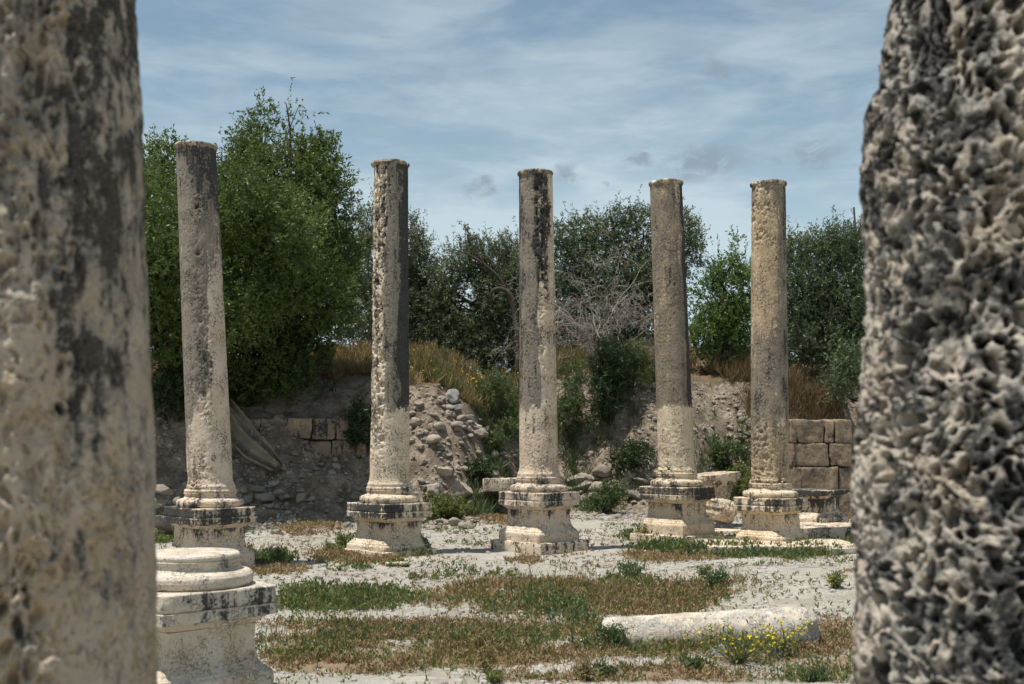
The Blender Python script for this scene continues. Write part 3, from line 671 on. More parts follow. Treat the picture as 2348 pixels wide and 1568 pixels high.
Ff = [grid_faces(ns_, nt_)[:, ::-1], np.stack([k, k2, np.full(nt_, n_)], -1), np.stack([(ns_ - 1) * nt_ + k2, (ns_ - 1) * nt_ + k, np.full(nt_, n_ + 1)], -1)]
fo = link('fallen_column', mesh('fallen_column', V, Ff, True, vattr={'dark': -.14 + nn * .9 + .25 * (V[:, 0] / Lf), 'grey': .46 + nn + .15 * V[:, 0] / Lf, 'gold': .2 - nn}), M_WHITE)
fo.rotation_euler = vec.to_track_quat('X', 'Z').to_euler(); fo.location = pa
tag(fo, 'pale broken column shaft lying half buried on its side among yellow flowers', 'column shaft')

# ------------------------------------------------------------------ rocks
def rock_mesh(seed, sub=4, flat=1.0, round_=.0):
    rg = np.random.default_rng(seed); bm = bmesh.new(); bmesh.ops.create_icosphere(bm, subdivisions=sub, radius=1.0)
    V = np.array([v.co for v in bm.verts]); F = np.array([[v.index for v in f.verts] for f in bm.faces]); bm.free()
    for _ in range(11):
        nv = rg.normal(size=3); nv /= np.linalg.norm(nv); d = rg.uniform(.5, .85) + round_
        V = V - nv[None] * np.maximum(0, V @ nv - d)[:, None]
    V = V * (1 + (fbm(V * 1.6 + seed, 3, seed)[:, None] - .5) * .35 + (fbm(V * 6 + seed, 3, seed + 3)[:, None] - .5) * .12)
    V[:, 2] *= flat
    me = mesh('rock', V / np.abs(V).max(), F, True); me.set_sharp_from_angle(angle=rad(38)); return me
def with_mat(me, mat): me.materials.append(mat); return me
ROCKS = [with_mat(rock_mesh(s, 3, .8), M_ROCK) for s in range(10)]
GROCKS = [with_mat(rock_mesh(50 + s, 4, .9, .06), M_GREYROCK) for s in range(4)]
def boulder_mesh(seed):
    g_ = np.random.default_rng(seed); me = rock_mesh(seed, 4, .85, -.08); n_ = len(me.vertices); v = np.zeros(n_ * 3, np.float32); me.vertices.foreach_get('co', v); v = v.reshape(-1, 3).astype(float)
    v *= 1 + (fbm(v * 3 + seed, 4, seed)[:, None] - .5) * .30 - .12 * (1 - ss(.05, .4, worley(v * 5 + seed, seed)[0]))[:, None]
    me.vertices.foreach_set('co', v.astype(np.float32).ravel()); me.update(); me.materials.append(M_ROCK); return me
BOULD = [boulder_mesh(70 + k) for k in range(5)]
FLATS = [with_mat(rock_mesh(80 + s, 3, .42), M_ROCK) for s in range(4)]
rg = np.random.default_rng(7)
def rock(dx, dy, wpx, lab, group=None, pool=None, name='rubble_stone', cat='stone', sink=.25, asp=None, Y=None, rz=None):
    p = G(dx, dy) if Y is None else P(dx, dy, Y)
    pool = pool or ROCKS; me = pool[int(rg.integers(len(pool)))]
    r = wpx * px2m(p.y) / 2; a = asp or (rg.uniform(.75, 1.1), rg.uniform(.6, .9))
    o = bpy.data.objects.new(name, me); COL.objects.link(o)
    o.scale = (r, r * a[0], r * a[1]); o.rotation_euler = (rg.uniform(-.3, .3), rg.uniform(-.3, .3), rg.uniform(0, 6.28) if rz is None else rz)
    hz = r * a[1] * (.8 if me in ROCKS else .5)
    o.location = (p.x, p.y, p.z + hz * (1 - sink * 2) if Y is None else p.z)
    return tag(o, lab, cat, group)
# named stones on the mound
rock(1037, 922, 46, 'large rounded grey boulder topping the stone pile on the mound', name='boulder', cat='boulder', pool=[GROCKS[0]], sink=.1, asp=(.9, .95))
rock(1048, 945, 40, 'dark angular grey rock just below the round boulder of the stone pile', name='boulder', cat='boulder', pool=[GROCKS[1]], sink=.1)
grp = 'loose stones of the pile running down the mound'
for (x, y, wd) in [(1012, 921, 20), (1058, 965, 30), (1047, 978, 34), (1077, 966, 22), (1098, 968, 28), (1092, 984, 38), (1070, 988, 26), (1062, 984, 22), (1112, 992, 34), (1098, 1004, 52), (1075, 1003, 22), (1050, 992, 24), (1120, 1003, 24), (1128, 1015, 20)]:
    rock(x, y, wd, 'small angular stone in the pile running down the right side of the mound', grp)
grp = 'boulders at the foot of the mound'
for (x, y, wd, l) in [(990, 1138, 52, 'upright squarish boulder at the foot of the mound, leftmost of its row'), (1052, 1143, 94, 'widest rough boulder in the row at the foot of the mound'),
                      (1106, 1140, 58, 'medium boulder next to the flat slab at the foot of the mound'), (1145, 1146, 46, 'dark boulder under the flat slab left of the chipped column')]:
    rock(x, y, wd, l, grp, name='boulder', cat='boulder', asp=(.8, .85), pool=BOULD)
for (x, y, wd) in [(1120, 1128, 44), (1185, 1130, 40), (1165, 1142, 34), (1205, 1140, 30), (1080, 1152, 26), (1125, 1154, 30)]:
    rock(x, y, wd, 'rubble stone packed under the flat grey slab left of the chipped column', 'rubble under the flat slab', pool=BOULD, asp=(.8, .8))
grp = 'rubble of the low dry-stone line'
for k in range(72):
    x = rg.uniform(1285, 1520); y = rg.uniform(1095, 1155) - (x - 1285) * .04
    rock(x, y, rg.choice([14, 18, 24, 32, 44, 60], p=[.22, .22, .2, .18, .12, .06]), 'limestone lump in the low rubble line between the chipped and the tan columns', grp, pool=ROCKS + FLATS)
grp = 'rubble behind the leaning column'
for (x, y, wd) in [(605, 1150, 62), (572, 1150, 40), (640, 1140, 42), (590, 1128, 36), (560, 1132, 24), (690, 1148, 34), (655, 1150, 34), (625, 1118, 26), (660, 1118, 22), (560, 1160, 26), (712, 1150, 24), (615, 1165, 24)]:
    rock(x, y, wd, 'rough stone in the rubble right behind the leaning column base', grp)
grp = 'stacked stones at the left edge'
for (x, y, wd, h, l) in [(374, 1122, 44, .75, 'flat top stone of the little stack by the left foreground column'), (368, 1152, 54, .8, 'middle stone of the little stack by the left foreground column'), (368, 1196, 66, 1.0, 'big squarish bottom stone of the stack by the left foreground column'), (404, 1150, 30, .9, 'small rubble stone wedged beside the stack by the left foreground column')]:
    o = rock(x, y, wd, l, grp, pool=BOULD, asp=(.9, h), Y=20.6)
grp = 'pale stones on the gravel before the mound'
for k in range(22):
    rock(rg.uniform(965, 1085), rg.uniform(1188, 1212), rg.choice([10, 14, 20, 28, 38]), 'pale loose stone on the gravel between the pitted and the chipped column', grp, pool=ROCKS + FLATS)
grp = 'loose stones along the foot of the mound'
for k in range(46):
    rock(rg.uniform(940, 1180), rg.uniform(1135, 1190), rg.choice([9, 13, 18, 26], p=[.35, .3, .22, .13]), 'loose stone lying on the ground along the foot of the mound', grp, pool=ROCKS + FLATS)
grp = 'stones set in the mound'
for k in range(100):
    x = rg.uniform(945, 1165); y = rg.uniform(900 + max(0, (x - 1000)) * .75, 1120)
    rock(x, y, rg.choice([8, 12, 18, 26, 42], p=[.3, .26, .22, .14, .08]), 'stone half set in the earth of the mound', grp, sink=.5)
grp = 'stones in the shaded hollow'
for k in range(36):
    rock(rg.uniform(560, 845), rg.uniform(1040, 1200), rg.choice([8, 12, 16, 24]), 'stone on the shaded debris slope under the tall green tree', grp, sink=.4)
grp = 'stones by the foot of the wall'
for k in range(16):
    rock(rg.uniform(1690, 1722), rg.uniform(950, 1015), rg.choice([12, 16, 24]), 'stone tumbled on the bank left of the rightmost distant column', grp)
rock(795, 1210, 34, 'grey stone alone on the ground left of the pitted column', name='loose_stone', pool=GROCKS)
rock(632, 1222, 26, 'grey stone alone in the gravel right of the leaning column', name='loose_stone', pool=GROCKS)
rock(1788, 1500, 62, 'rough pale stone before the fallen shaft, right of the yellow flowers', name='loose_stone', pool=[GROCKS[2]], asp=(.7, .6), sink=.3)
rock(1650, 1500, 62, 'rough pale stone half hidden behind the yellow flowers', name='loose_stone', pool=[GROCKS[3]], asp=(.7, .6), sink=.3)
rock(1487, 1248, 16, 'left of two small round stones by the tan column slab', name='loose_stone'); rock(1507, 1245, 18, 'right of two small round stones by the tan column slab', name='loose_stone')
rock(1950, 1262, 40, 'low stone beside the broken paving at the far right', name='loose_stone', pool=FLATS)

# gravel: uncountable small stones in one object
def scatter_pebbles(name, pts, sizes, mat, lab):
    base = [rock_mesh(900 + k, 1, .7) for k in range(5)]; bv = []
    for me in base:
        v = np.zeros(len(me.vertices) * 3, np.float32); me.vertices.foreach_get('co', v); f = np.zeros(len(me.polygons) * 3, np.int32); me.polygons.foreach_get('vertices', f); bv.append((v.reshape(-1, 3), f.reshape(-1, 3)))
    Vs, Fs, o = [], [], 0; r2 = np.random.default_rng(3)
    for p, s in zip(pts, sizes):
        v, f = bv[int(r2.integers(5))]; a = r2.uniform(0, 6.28); c, sn = math.cos(a), math.sin(a)
        q = v @ np.array([[c, sn, 0], [-sn, c, 0], [0, 0, 1]]) * s * r2.uniform(.7, 1.2, 3); Vs.append(q + p); Fs.append(f + o); o += len(v)
    return tag(link(name, mesh(name, np.vstack(Vs), np.vstack(Fs), False), mat), lab, 'gravel', kind='stuff')
xs = rg.uniform(-7.5, 8.5, 13000); ys = 7.6 + rg.random(13000) ** 1.2 * 18.5
keep = fbm(np.stack([xs, ys, xs * 0], -1) * .8, 3, 61) > .40; xs, ys = xs[keep], ys[keep]
sz = .007 + .030 * rg.random(len(xs)) ** 5 + .0008 * ys
scatter_pebbles('gravel', np.stack([xs, ys, ground(xs, ys) + sz * .2], -1), sz, M_GRAVEL, 'small pale stones strewn over the dusty forum floor')
xs = rg.uniform(-8.5, 8.0, 6500); fy = np.interp(xs, BX, BF); ys = fy + rg.uniform(-2.2, 3.0, len(xs)); sz = .02 + .085 * rg.random(len(xs)) ** 3.5
scatter_pebbles('bank_scree', np.stack([xs, ys, ground(xs, ys) + sz * .1], -1), sz, M_ROCK, 'broken limestone scree lying along the foot of the earth bank')

# ------------------------------------------------------------------ slumped brown sheet
def sheet():
    pts = [(520, 930), (548, 985), (585, 1030), (636, 1072)]; hw = [14, 30, 30, 14]; n, m_ = 40, 22
    us = np.linspace(0, 1, n); k = np.linspace(0, 1, 4); cx = np.interp(us, k, [p[0] for p in pts]); cy = np.interp(us, k, [p[1] for p in pts]); h = np.interp(us, k, hw)
    Vs = []
    for i in range(n):
        g = G(cx[i], cy[i])
        for j in range(m_):
            a = j / (m_ - 1) * 2 - 1; q = P(cx[i] - a * h[i] * .75, cy[i] + a * h[i] * .8, g.y - .35)
            fold = .10 * math.cos(a * 5.5 + us[i] * 1.2) + .05 * math.sin(a * 11 + us[i] * 7)
            Vs.append((q.x, q.y - fold + .25 * us[i] * 0, q.z + fold * .5))
    V = np.array(Vs); V += (np.stack([fbm(V * 5, 3, 90 + k) for k in range(3)], -1) - .5) * .06
    me = mesh('dusty_sheet', V, grid_faces(n, m_, False), True); o = link('dusty_sheet', me, M_SHEET)
    md = o.modifiers.new('thick', 'SOLIDIFY'); md.thickness = .012
    return tag(o, 'dusty brown sheet slumped in folds down the bank behind the leaning column', 'sheet')
sheet()


# ------------------------------------------------------------------ vegetation
def leaves(Pp, A, L, Wd, r):
    n = len(Pp); A = A / np.linalg.norm(A, axis=1, keepdims=True); S = np.cross(A, r.normal(size=(n, 3))); S /= np.maximum(np.linalg.norm(S, axis=1, keepdims=True), 1e-6)
    L = np.broadcast_to(L, n)[:, None]; Wd = np.broadcast_to(Wd, n)[:, None]
    V = np.stack([Pp, Pp + A * L * .45 + S * Wd * .5, Pp + A * L, Pp + A * L * .45 - S * Wd * .5], 1).reshape(-1, 3)
    return V, np.arange(n * 4).reshape(-1, 4)
def tubes(paths, sides=5):
    Vs, Fs, o = [], [], 0; a = np.linspace(0, 2 * math.pi, sides, endpoint=False)
    for pts, rs in paths:
        pts = np.asarray(pts, float); n = len(pts); d = np.gradient(pts, axis=0); d /= np.maximum(np.linalg.norm(d, axis=1, keepdims=True), 1e-6)
        ref = np.where(np.abs(d[:, 2:3]) < .9, np.array([[0, 0, 1.0]]), np.array([[1.0, 0, 0]])); u = np.cross(d, ref); u /= np.maximum(np.linalg.norm(u, axis=1, keepdims=True), 1e-6); v = np.cross(d, u)
        R_ = np.asarray(rs, float)[:, None, None]
        V = pts[:, None] + R_ * (np.cos(a)[None, :, None] * u[:, None] + np.sin(a)[None, :, None] * v[:, None])
        Vs.append(V.reshape(-1, 3)); Fs.append(grid_faces(n, sides) + o); o += n * sides
    return np.vstack(Vs), np.vstack(Fs)
def wander(a, b, r0, r1, rgn, amp=.12, n=7):
    a, b = np.asarray(a, float), np.asarray(b, float); t = np.linspace(0, 1, n)[:, None]; L = np.linalg.norm(b - a)
    q = a + (b - a) * t + np.cumsum(rgn.normal(size=(n, 3)) * amp * L / n, axis=0) * np.sin(t * math.pi) ; q[:, 2] += (np.sin(t * math.pi) * .08 * L)[:, 0]
    return q, np.linspace(r0, r1, n)
def crown_points(lobes, ntw, r, base, shell=.38, hole=.46, hs=1.3, seed=0):
    """lobes in world coords (c, radii); returns twig origins and outward directions, local to base"""
    vol = np.array([l[1][0] * l[1][1] * l[1][2] for l in lobes]) ** .72; cnt = (vol / vol.sum() * ntw).astype(int); PP, DD = [], []
    for (c, rad_), k in zip(lobes, cnt):
        d = r.normal(size=(k, 3)); d /= np.linalg.norm(d, axis=1, keepdims=True); rr_ = r.random(k) ** shell
        rr_ *= .82 + .36 * fbm(d * 2.2 + np.array(c), 3, seed + 5)
        PP.append(np.array(c) + d * rr_[:, None] * np.array(rad_)); DD.append(d)
    PP, DD = np.vstack(PP), np.vstack(DD); k = fbm(PP * hs, 3, seed) > hole
    return PP[k] - np.array(base), DD[k]
def foliage(PP, DD, r, per, L, Wd, tl, up=.45, jit=.7, droop=0.0):
    n = len(PP); td = DD * .6 + r.normal(size=(n, 3)) * jit; td[:, 2] += up; td /= np.linalg.norm(td, axis=1, keepdims=True)
    ln = tl * r.uniform(.5, 1.4, n); s = r.random((n, per)); o = PP[:, None] + td[:, None] * (s * ln[:, None])[:, :, None]
    o[:, :, 2] -= droop * s ** 2
    a = td[:, None] * .7 + r.normal(size=(n, per, 3)) * .75; m = n * per
    V, F = leaves(o.reshape(-1, 3), a.reshape(-1, 3), L * r.uniform(.65, 1.3, m), Wd * r.uniform(.7, 1.2, m), r)
    cl = np.clip((fbm(PP * .9 + 7, 3, 44) - .5) * 2.4 + .5, 0, 1); tone = np.repeat(r.random(n) * .25 + cl * .45, per) + r.random(m) * .3
    return V, F, tone
def lobes_px(lst, Y, depth=1.0):
    out = []
    for (cx, cy, rx, ry, *dy) in lst:
        yy = Y + (dy[0] if dy else 0); m_ = px2m(yy); out.append((tuple(P(cx, cy, yy)), (rx * m_, (rx + ry) * .5 * m_ * depth, ry * m_)))
    return out
def tree(name, lab, cat, foot, lst, Y, ntw, per, L, Wd, tl, mat, seed, trunk_r=.16, depth=1.0, shell=.38, hole=.44, hs=1.3, up=.45, group=None, jit=.7, trunk_to=None, nlimb=None, twigs=True, droop=0.0, shoots=55):
    r = np.random.default_rng(seed); g = P(foot[0], foot[1], Y); base = (g.x, Y, gz(g.x, Y) - .05)
    root = thing(name, lab, cat, base, group=group); lobes = lobes_px(lst, Y, depth)
    PP, DD = crown_points(lobes, ntw, r, base, shell, hole, hs, seed)
    V, F, tone = foliage(PP, DD, r, per, L, Wd, tl, up, jit, droop)
    zt_ = PP[:, 2] + r.random(len(PP)) * 1.6; pick = np.argsort(-zt_)[:int(len(PP) * .02)]; pick = r.choice(np.argsort(-(PP[:, 2] + r.random(len(PP)) * 2.2))[:int(len(PP) * .12)], shoots, replace=False)
    V2, F2, t2 = foliage(PP[pick], DD[pick] * .6 + np.array([0, 0, .6]), r, 26, L * .9, Wd * .9, .75, 1.3, .35)
    V, F, tone = np.vstack([V, V2]), np.vstack([F, F2 + len(V)]), np.concatenate([tone, t2])
    cr = link('crown' if cat == 'tree' else 'foliage', mesh('crown', V, F, False, fattr={'rnd': tone}), mat, root)
    cs = [np.array(l[0]) - np.array(base) for l in lobes]; low = min(c[2] for c in cs); mid = np.mean(cs, axis=0)
    fork = np.array([mid[0] * .35, 0, max(.25, min(low * .75, 1.7))]) if trunk_to is None else np.array(P(*trunk_to, Y)) - np.array(base)
    q, rs = wander((0, 0, -.2), fork, trunk_r, trunk_r * .75, r, .25, 8)
    link('trunk' if cat == 'tree' else 'stem', mesh('trunk', *tubes([(q, rs)], 9)), M_BARK, root)
    paths = []
    for c in cs:
        q, rs = wander(fork, c, trunk_r * .6, trunk_r * .15, r, .35, 8); paths.append((q, rs))
        if twigs:
            for _ in range(5):
                e = c + r.normal(size=3) * np.array(lobes[0][1]) * .5; k = int(r.integers(3, 7)); paths.append(wander(q[k], e, trunk_r * .2, trunk_r * .04, r, .3, 6))
    link('limbs' if cat == 'tree' else 'branches', mesh('limbs', *tubes(paths, 5)), M_BARK, root)
    return root

GT = 'trees along the top of the bank'
tree('green_tree', 'tall bright green leafy tree with a pointed crown behind the leaning column', 'tree', (640, 880),
     [(600, 290, 30, 55), (655, 300, 26, 45), (700, 320, 36, 60), (745, 350, 30, 55), (570, 360, 55, 65), (640, 430, 135, 120), (740, 470, 72, 110), (690, 610, 140, 130), (590, 640, 105, 150), (600, 800, 100, 105, -.8), (730, 730, 90, 80, -.5),
      (545, 500, 55, 110), (790, 600, 42, 70), (560, 870, 60, 60, -1.2), (640, 560, 120, 120, -1.8), (560, 700, 90, 120, -2.0), (720, 680, 90, 90, -1.6), (640, 850, 90, 55, -1.2), (560, 490, 90, 110, -4.2), (640, 530, 80, 100, -3.9), (540, 660, 110, 130, -4.0), (660, 640, 70, 90, -3.2)], 28.6, 13500, 15, .105, .04, .40, L_BRIGHT, 1, .2, 1.15, .42, .37, 1.1, group=GT)  # crown lobes furthest forward are added so the tree shades the hollow
tree('green_tree', 'dark lower green tree between the left foreground column and the leaning column', 'tree', (390, 900),
     [(370, 365, 40, 50), (395, 400, 60, 60), (380, 520, 90, 120), (420, 640, 90, 130), (360, 720, 80, 130), (400, 830, 90, 80, -.8), (470, 760, 60, 110), (270, 600, 110, 200), (480, 440, 36, 60), (470, 850, 60, 70, -1), (430, 600, 100, 140, -2), (330, 700, 120, 140, -2.5), (360, 600, 120, 150, -4.0), (250, 560, 140, 200, -3.5), (300, 520, 140, 160, -5.2)], 27.6, 9800, 15, .10, .04, .4, L_BRIGHT, 2, .17, 1.1, .42, .37, 1.1, group=GT)  # forward lobes added to deepen this crown and throw shade on the hollow
tree('olive_tree', 'grey-green olive tree right behind the pitted column', 'tree', (900, 810),
     [(860, 540, 70, 68), (920, 560, 55, 80), (960, 620, 42, 90), (890, 680, 100, 90), (850, 740, 70, 70), (945, 740, 65, 70), (900, 800, 100, 40), (820, 800, 60, 40), (985, 700, 45, 90), (960, 680, 40, 60), (800, 640, 50, 100, 1.5)], 34.6, 6200, 15, .10, .032, .36, L_OLIVE, 3, .15, .9, .45, .36, 1.5, group=GT)
tree('olive_tree', 'wide low olive tree with a shoot on top, between the pitted and the chipped column', 'tree', (1110, 820),
     [(1070, 600, 55, 50), (1120, 605, 50, 62), (1165, 610, 40, 75), (1072, 540, 9, 30), (1050, 690, 70, 80), (1130, 700, 85, 85), (1020, 770, 60, 55), (1110, 780, 110, 55), (1190, 690, 55, 120), (1000, 720, 36, 60), (985, 800, 55, 45), (1010, 660, 40, 55), (1090, 825, 140, 32), (1060, 760, 80, 50)], 34.0, 6900, 15, .10, .032, .36, L_OLIVE, 4, .16, .9, .45, .37, 1.5, group=GT, trunk_to=(1150, 720))
tree('olive_tree', 'big dark olive tree spreading behind the bare twiggy bush and the tan column', 'tree', (1420, 820),
     [(1290, 560, 40, 52), (1345, 540, 55, 48), (1415, 530, 55, 52), (1475, 530, 55, 55), (1535, 530, 48, 58), (1580, 570, 32, 78), (1400, 640, 120, 90), (1510, 650, 65, 105), (1300, 660, 60, 100), (1420, 740, 120, 70), (1330, 760, 70, 60), (1460, 800, 110, 45), (1330, 810, 80, 40), (1240, 780, 60, 60)], 35.5, 8100, 15, .105, .034, .36, L_OLIVED, 5, .2, .9, .45, .35, 1.5, group=GT)
tree('small_tree', 'small fresh green tree with a slanting trunk between the two right columns', 'tree', (1615, 890),
     [(1690, 585, 12, 40), (1670, 640, 52, 42), (1630, 680, 48, 50), (1705, 680, 40, 70), (1660, 740, 80, 60), (1620, 770, 40, 60), (1690, 800, 50, 60), (1650, 810, 50, 30)], 31.3, 2300, 15, .09, .038, .32, L_ALMOND, 6, .11, .9, .5, .40, 1.8, group=GT, trunk_to=(1690, 800))
tree('olive_tree', 'feathery olive tree above the big-block wall, rightmost tree', 'tree', (1920, 900),
     [(1825, 585, 30, 55), (1870, 580, 30, 50), (1915, 575, 32, 55), (1960, 590, 36, 70), (1850, 680, 70, 80), (1940, 690, 80, 90), (1880, 780, 95, 75), (1950, 870, 60, 75, -2.4), (1990, 800, 60, 140), (1975, 920, 40, 60, -2.8), (1840, 800, 60, 45)], 31.6, 6200, 15, .11, .032, .42, L_OLIVED, 7, .16, .9, .45, .36, 1.4, group=GT, up=.8, jit=.45)

# the old bent limbs showing in the middle olive
r9 = np.random.default_rng(9)
def px_path(pts, Y): return [tuple(P(x, y, Y)) for x, y in pts]
def smooth_path(pts, n=24):
    pts = np.asarray(pts, float); t = np.linspace(0, 1, len(pts)); u = np.linspace(0, 1, n); q = np.stack([np.interp(u, t, pts[:, k]) for k in range(3)], -1)
    for _ in range(4): q[1:-1] = (q[:-2] + 2 * q[1:-1] + q[2:]) / 4
    return q
bt = P(1188, 830, 31.8); bl = thing('bare_tree', 'leafless dark tree with a hooked crooked limb left of the chipped column', 'tree', (bt.x, 31.8, gz(bt.x, 31.8)))
def local(q, o): return np.asarray(q) - np.array(o.location)
link('trunk', mesh('trunk', *tubes([(local(smooth_path(px_path([(1190, 850), (1192, 780), (1184, 740), (1176, 690)], 31.8)), bl), np.linspace(.13, .09, 24))], 8)), M_BARK, bl)
lim = []
for pts, a, b in [([(1176, 690), (1165, 668), (1145, 660), (1128, 665), (1122, 680), (1128, 690)], .085, .04), ([(1180, 720), (1150, 640), (1110, 605), (1070, 580), (1040, 572)], .06, .015), ([(1110, 605), (1090, 575), (1075, 550), (1072, 520)], .03, .01), ([(1150, 640), (1160, 600), (1150, 570)], .03, .01)]:
    lim.append((local(smooth_path(px_path(pts, 31.8)), bl), np.linspace(a, b, 24)))
link('limbs', mesh('limbs', *tubes(lim, 6)), M_BARK, bl)

# dead twiggy bush
def dead_bush():
    r = np.random.default_rng(12); Y = 30.4; b = P(1385, 850, Y); base = (b.x, Y, gz(b.x, Y))
    root = thing('dead_bush', 'tall leafless bush of tangled grey twigs left of the tan column', 'bush', base); paths_big, paths = [], []
    def grow(p, d, L, rad_, dep):
        n = 5; q = [p]; dd = d.copy()
        for _ in range(n):
            dd = dd + r.normal(size=3) * .28 + np.array([0, 0, -.05 * (3 - dep) if dep < 3 else .02]); dd /= np.linalg.norm(dd); q.append(q[-1] + dd * L / n)
        (paths_big if dep >= 5 else paths).append((np.array(q), np.linspace(rad_, rad_ * .55, n + 1)))
        if dep == 0: return
        for _ in range(int(r.integers(2, 5)) if dep > 1 else 3):
            k = int(r.integers(2, n + 1)); nd = dd + r.normal(size=3) * .75; nd /= np.linalg.norm(nd); grow(q[k], nd, L * r.uniform(.45, .75), max(rad_ * .52, .0042), dep - 1)
    for tx, ty in [(1300, 640), (1340, 580), (1400, 560), (1360, 570), (1440, 610), (1470, 680), (1320, 620), (1290, 720), (1430, 640), (1470, 720), (1360, 660), (1490, 780), (1320, 780)]:
        t_ = np.array(P(tx, ty, Y + r.uniform(-.8, .8))) - np.array(base); L = np.linalg.norm(t_); grow(np.array([r.normal() * .1, r.normal() * .1, .2]), t_ / L, L * .64, .030, 5)
    link('main_stems', mesh('main_stems', *tubes(paths_big, 5)), M_DEADWOOD, root)
    tw = link('twigs', mesh('twigs', *tubes(paths, 3)), M_DEADWOOD, root)
dead_bush()
for lst, lab, mat, nt_, L, Wd in [
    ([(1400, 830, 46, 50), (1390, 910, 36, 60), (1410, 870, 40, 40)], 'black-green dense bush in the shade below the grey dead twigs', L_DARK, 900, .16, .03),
    ([(1455, 850, 50, 40), (1440, 810, 40, 30)], 'blue-green feathery bush right of the dark bush under the dead twigs', L_SHRUB, 450, .14, .02),
    ([(1130, 885, 50, 40), (1165, 930, 30, 40)], 'grey-green bush at the edge of the bank left of the chipped column', L_SHRUB, 420, .08, .02),
    ([(1300, 850, 35, 50), (1300, 930, 38, 50), (1325, 980, 30, 30)], 'hanging green bush on the bank right of the chipped column', L_SHRUB, 700, .12, .022),
    ([(1450, 1050, 50, 30), (1420, 1065, 25, 20)], 'low dark green bush at the foot of the bank left of the tan column', L_DARK, 420, .09, .035),
    ([(1640, 1040, 45, 28), (1690, 1035, 25, 22)], 'low green bush at the foot of the bank between the two right columns', L_SHRUB, 420, .09, .035),
    ([(1680, 1120, 36, 34), (1700, 1090, 20, 25)], 'yellow-green flowering bush behind the broken moulded block', L_WEED, 420, .08, .022),
    ([(1155, 985, 34, 26), (1130, 1020, 22, 20)], 'green creeper spilling down beside the stone pile', L_SHRUB, 380, .09, .035),
    ([(1095, 1078, 36, 16)], 'small dark bush in front of the mound right of its largest boulder', L_DARK, 220, .08, .03),
    ([(825, 960, 26, 40), (815, 1010, 24, 20)], 'dark bush in the hollow left of the pitted column', L_DARK, 320, .1, .035),
    ([(1010, 1168, 30, 20), (1050, 1172, 25, 12)], 'leafy green weed clump below the row of boulders', L_WEED, 260, .09, .03),
    ([(745, 830, 26, 34), (770, 865, 14, 30)], 'thin green bush at the bank edge below the tall green tree', L_SHRUB, 200, .1, .03),
    ([(1395, 1135, 40, 26), (1370, 1160, 24, 16)], 'weedy bush in the rubble line left of the tan column', L_SHRUB, 300, .08, .026),
    ([(430, 920, 60, 40), (380, 910, 40, 40)], 'dark bush overhanging the earth face at the left', L_DARK, 420, .12, .04),
]:
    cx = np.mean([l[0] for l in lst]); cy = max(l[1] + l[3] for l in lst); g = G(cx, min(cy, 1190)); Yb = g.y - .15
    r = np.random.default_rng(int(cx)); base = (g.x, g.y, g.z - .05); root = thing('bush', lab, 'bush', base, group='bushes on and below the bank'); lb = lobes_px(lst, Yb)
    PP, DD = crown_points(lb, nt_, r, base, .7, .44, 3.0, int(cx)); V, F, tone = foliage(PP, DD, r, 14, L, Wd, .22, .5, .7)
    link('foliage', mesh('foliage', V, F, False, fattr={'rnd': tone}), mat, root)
    paths = [wander((r.normal() * .05, r.normal() * .05, -.05), np.array(l[0]) - np.array(base) + r.normal(size=3) * np.array(l[1]) * .4, .018, .004, r, .3, 6) for l in lb for _ in range(4)]
    link('stems', mesh('stems', *tubes(paths, 4)), M_BARK, root)

# low mats of weeds: uncountable, one object for each kind
def weed_points(lst, per_m2, r, thr, seed):
    X, Yy, S = [], [], []
    for (cx, cy, rx, ry, s) in lst:
        n = int(math.pi * rx * ry * per_m2 * s); a = r.uniform(0, 6.283, n); q = np.sqrt(r.random(n)) * (1 + .15 * r.normal(size=n))
        X.append(cx + rx * q * np.cos(a)); Yy.append(cy + ry * q * np.sin(a)); S.append(np.full(n, s))
    X, Yy, S = map(np.concatenate, (X, Yy, S)); p = np.stack([X, Yy, 0 * X], -1)
    k = fbm(p * np.array([1.8, 3.0, 1]), 5, seed, .62) > thr + (r.random(len(X)) - .5) * .10
    return X[k], Yy[k], S[k]
def weed_mat_obj(name, lab, cat, X, Yy, r, per, h, L, Wd, mat, up=1.0, jit=.8, flat=.0):
    n = len(X); Z = ground(X, Yy); hh = h * r.uniform(.3, 1.3, n) * (.35 + 1.3 * fbm(np.stack([X, Yy, 0 * X], -1) * 1.1, 2, 71)); s = r.random((n, per))
    lean = r.normal(size=(n, 1, 2)) * .4; o = np.zeros((n, per, 3)); o[:, :, 0] = X[:, None] + lean[:, :, 0] * s * hh[:, None] + r.normal(size=(n, per)) * .012
    o[:, :, 1] = Yy[:, None] + lean[:, :, 1] * s * hh[:, None] + r.normal(size=(n, per)) * .012; o[:, :, 2] = Z[:, None] + s * hh[:, None] - .01
    a = r.normal(size=(n, per, 3)) * jit; a[:, :, 2] = np.abs(a[:, :, 2]) + up; m_ = n * per
    far = np.repeat(np.clip(Yy / 11, .8, 2.0), per)
    V, F = leaves(o.reshape(-1, 3), a.reshape(-1, 3), L * r.uniform(.5, 1.4, m_) * far ** .5, Wd * r.uniform(.7, 1.3, m_) * far ** .6, r)
    return tag(link(name, mesh(name, V, F, False, fattr={'rnd': np.repeat(r.random(n) * .55, per) + r.random(m_) * .45}), mat), lab, cat, kind='stuff')
r = np.random.default_rng(21)
X, Yy, S = weed_points(BROWN_W, 520, r, .46, 81); weed_mat_obj('dry_weeds', 'mats of dry reddish brown weeds across the forum floor', 'weeds', X, Yy, r, 8, .065, .042, .012, L_DRY, .35)
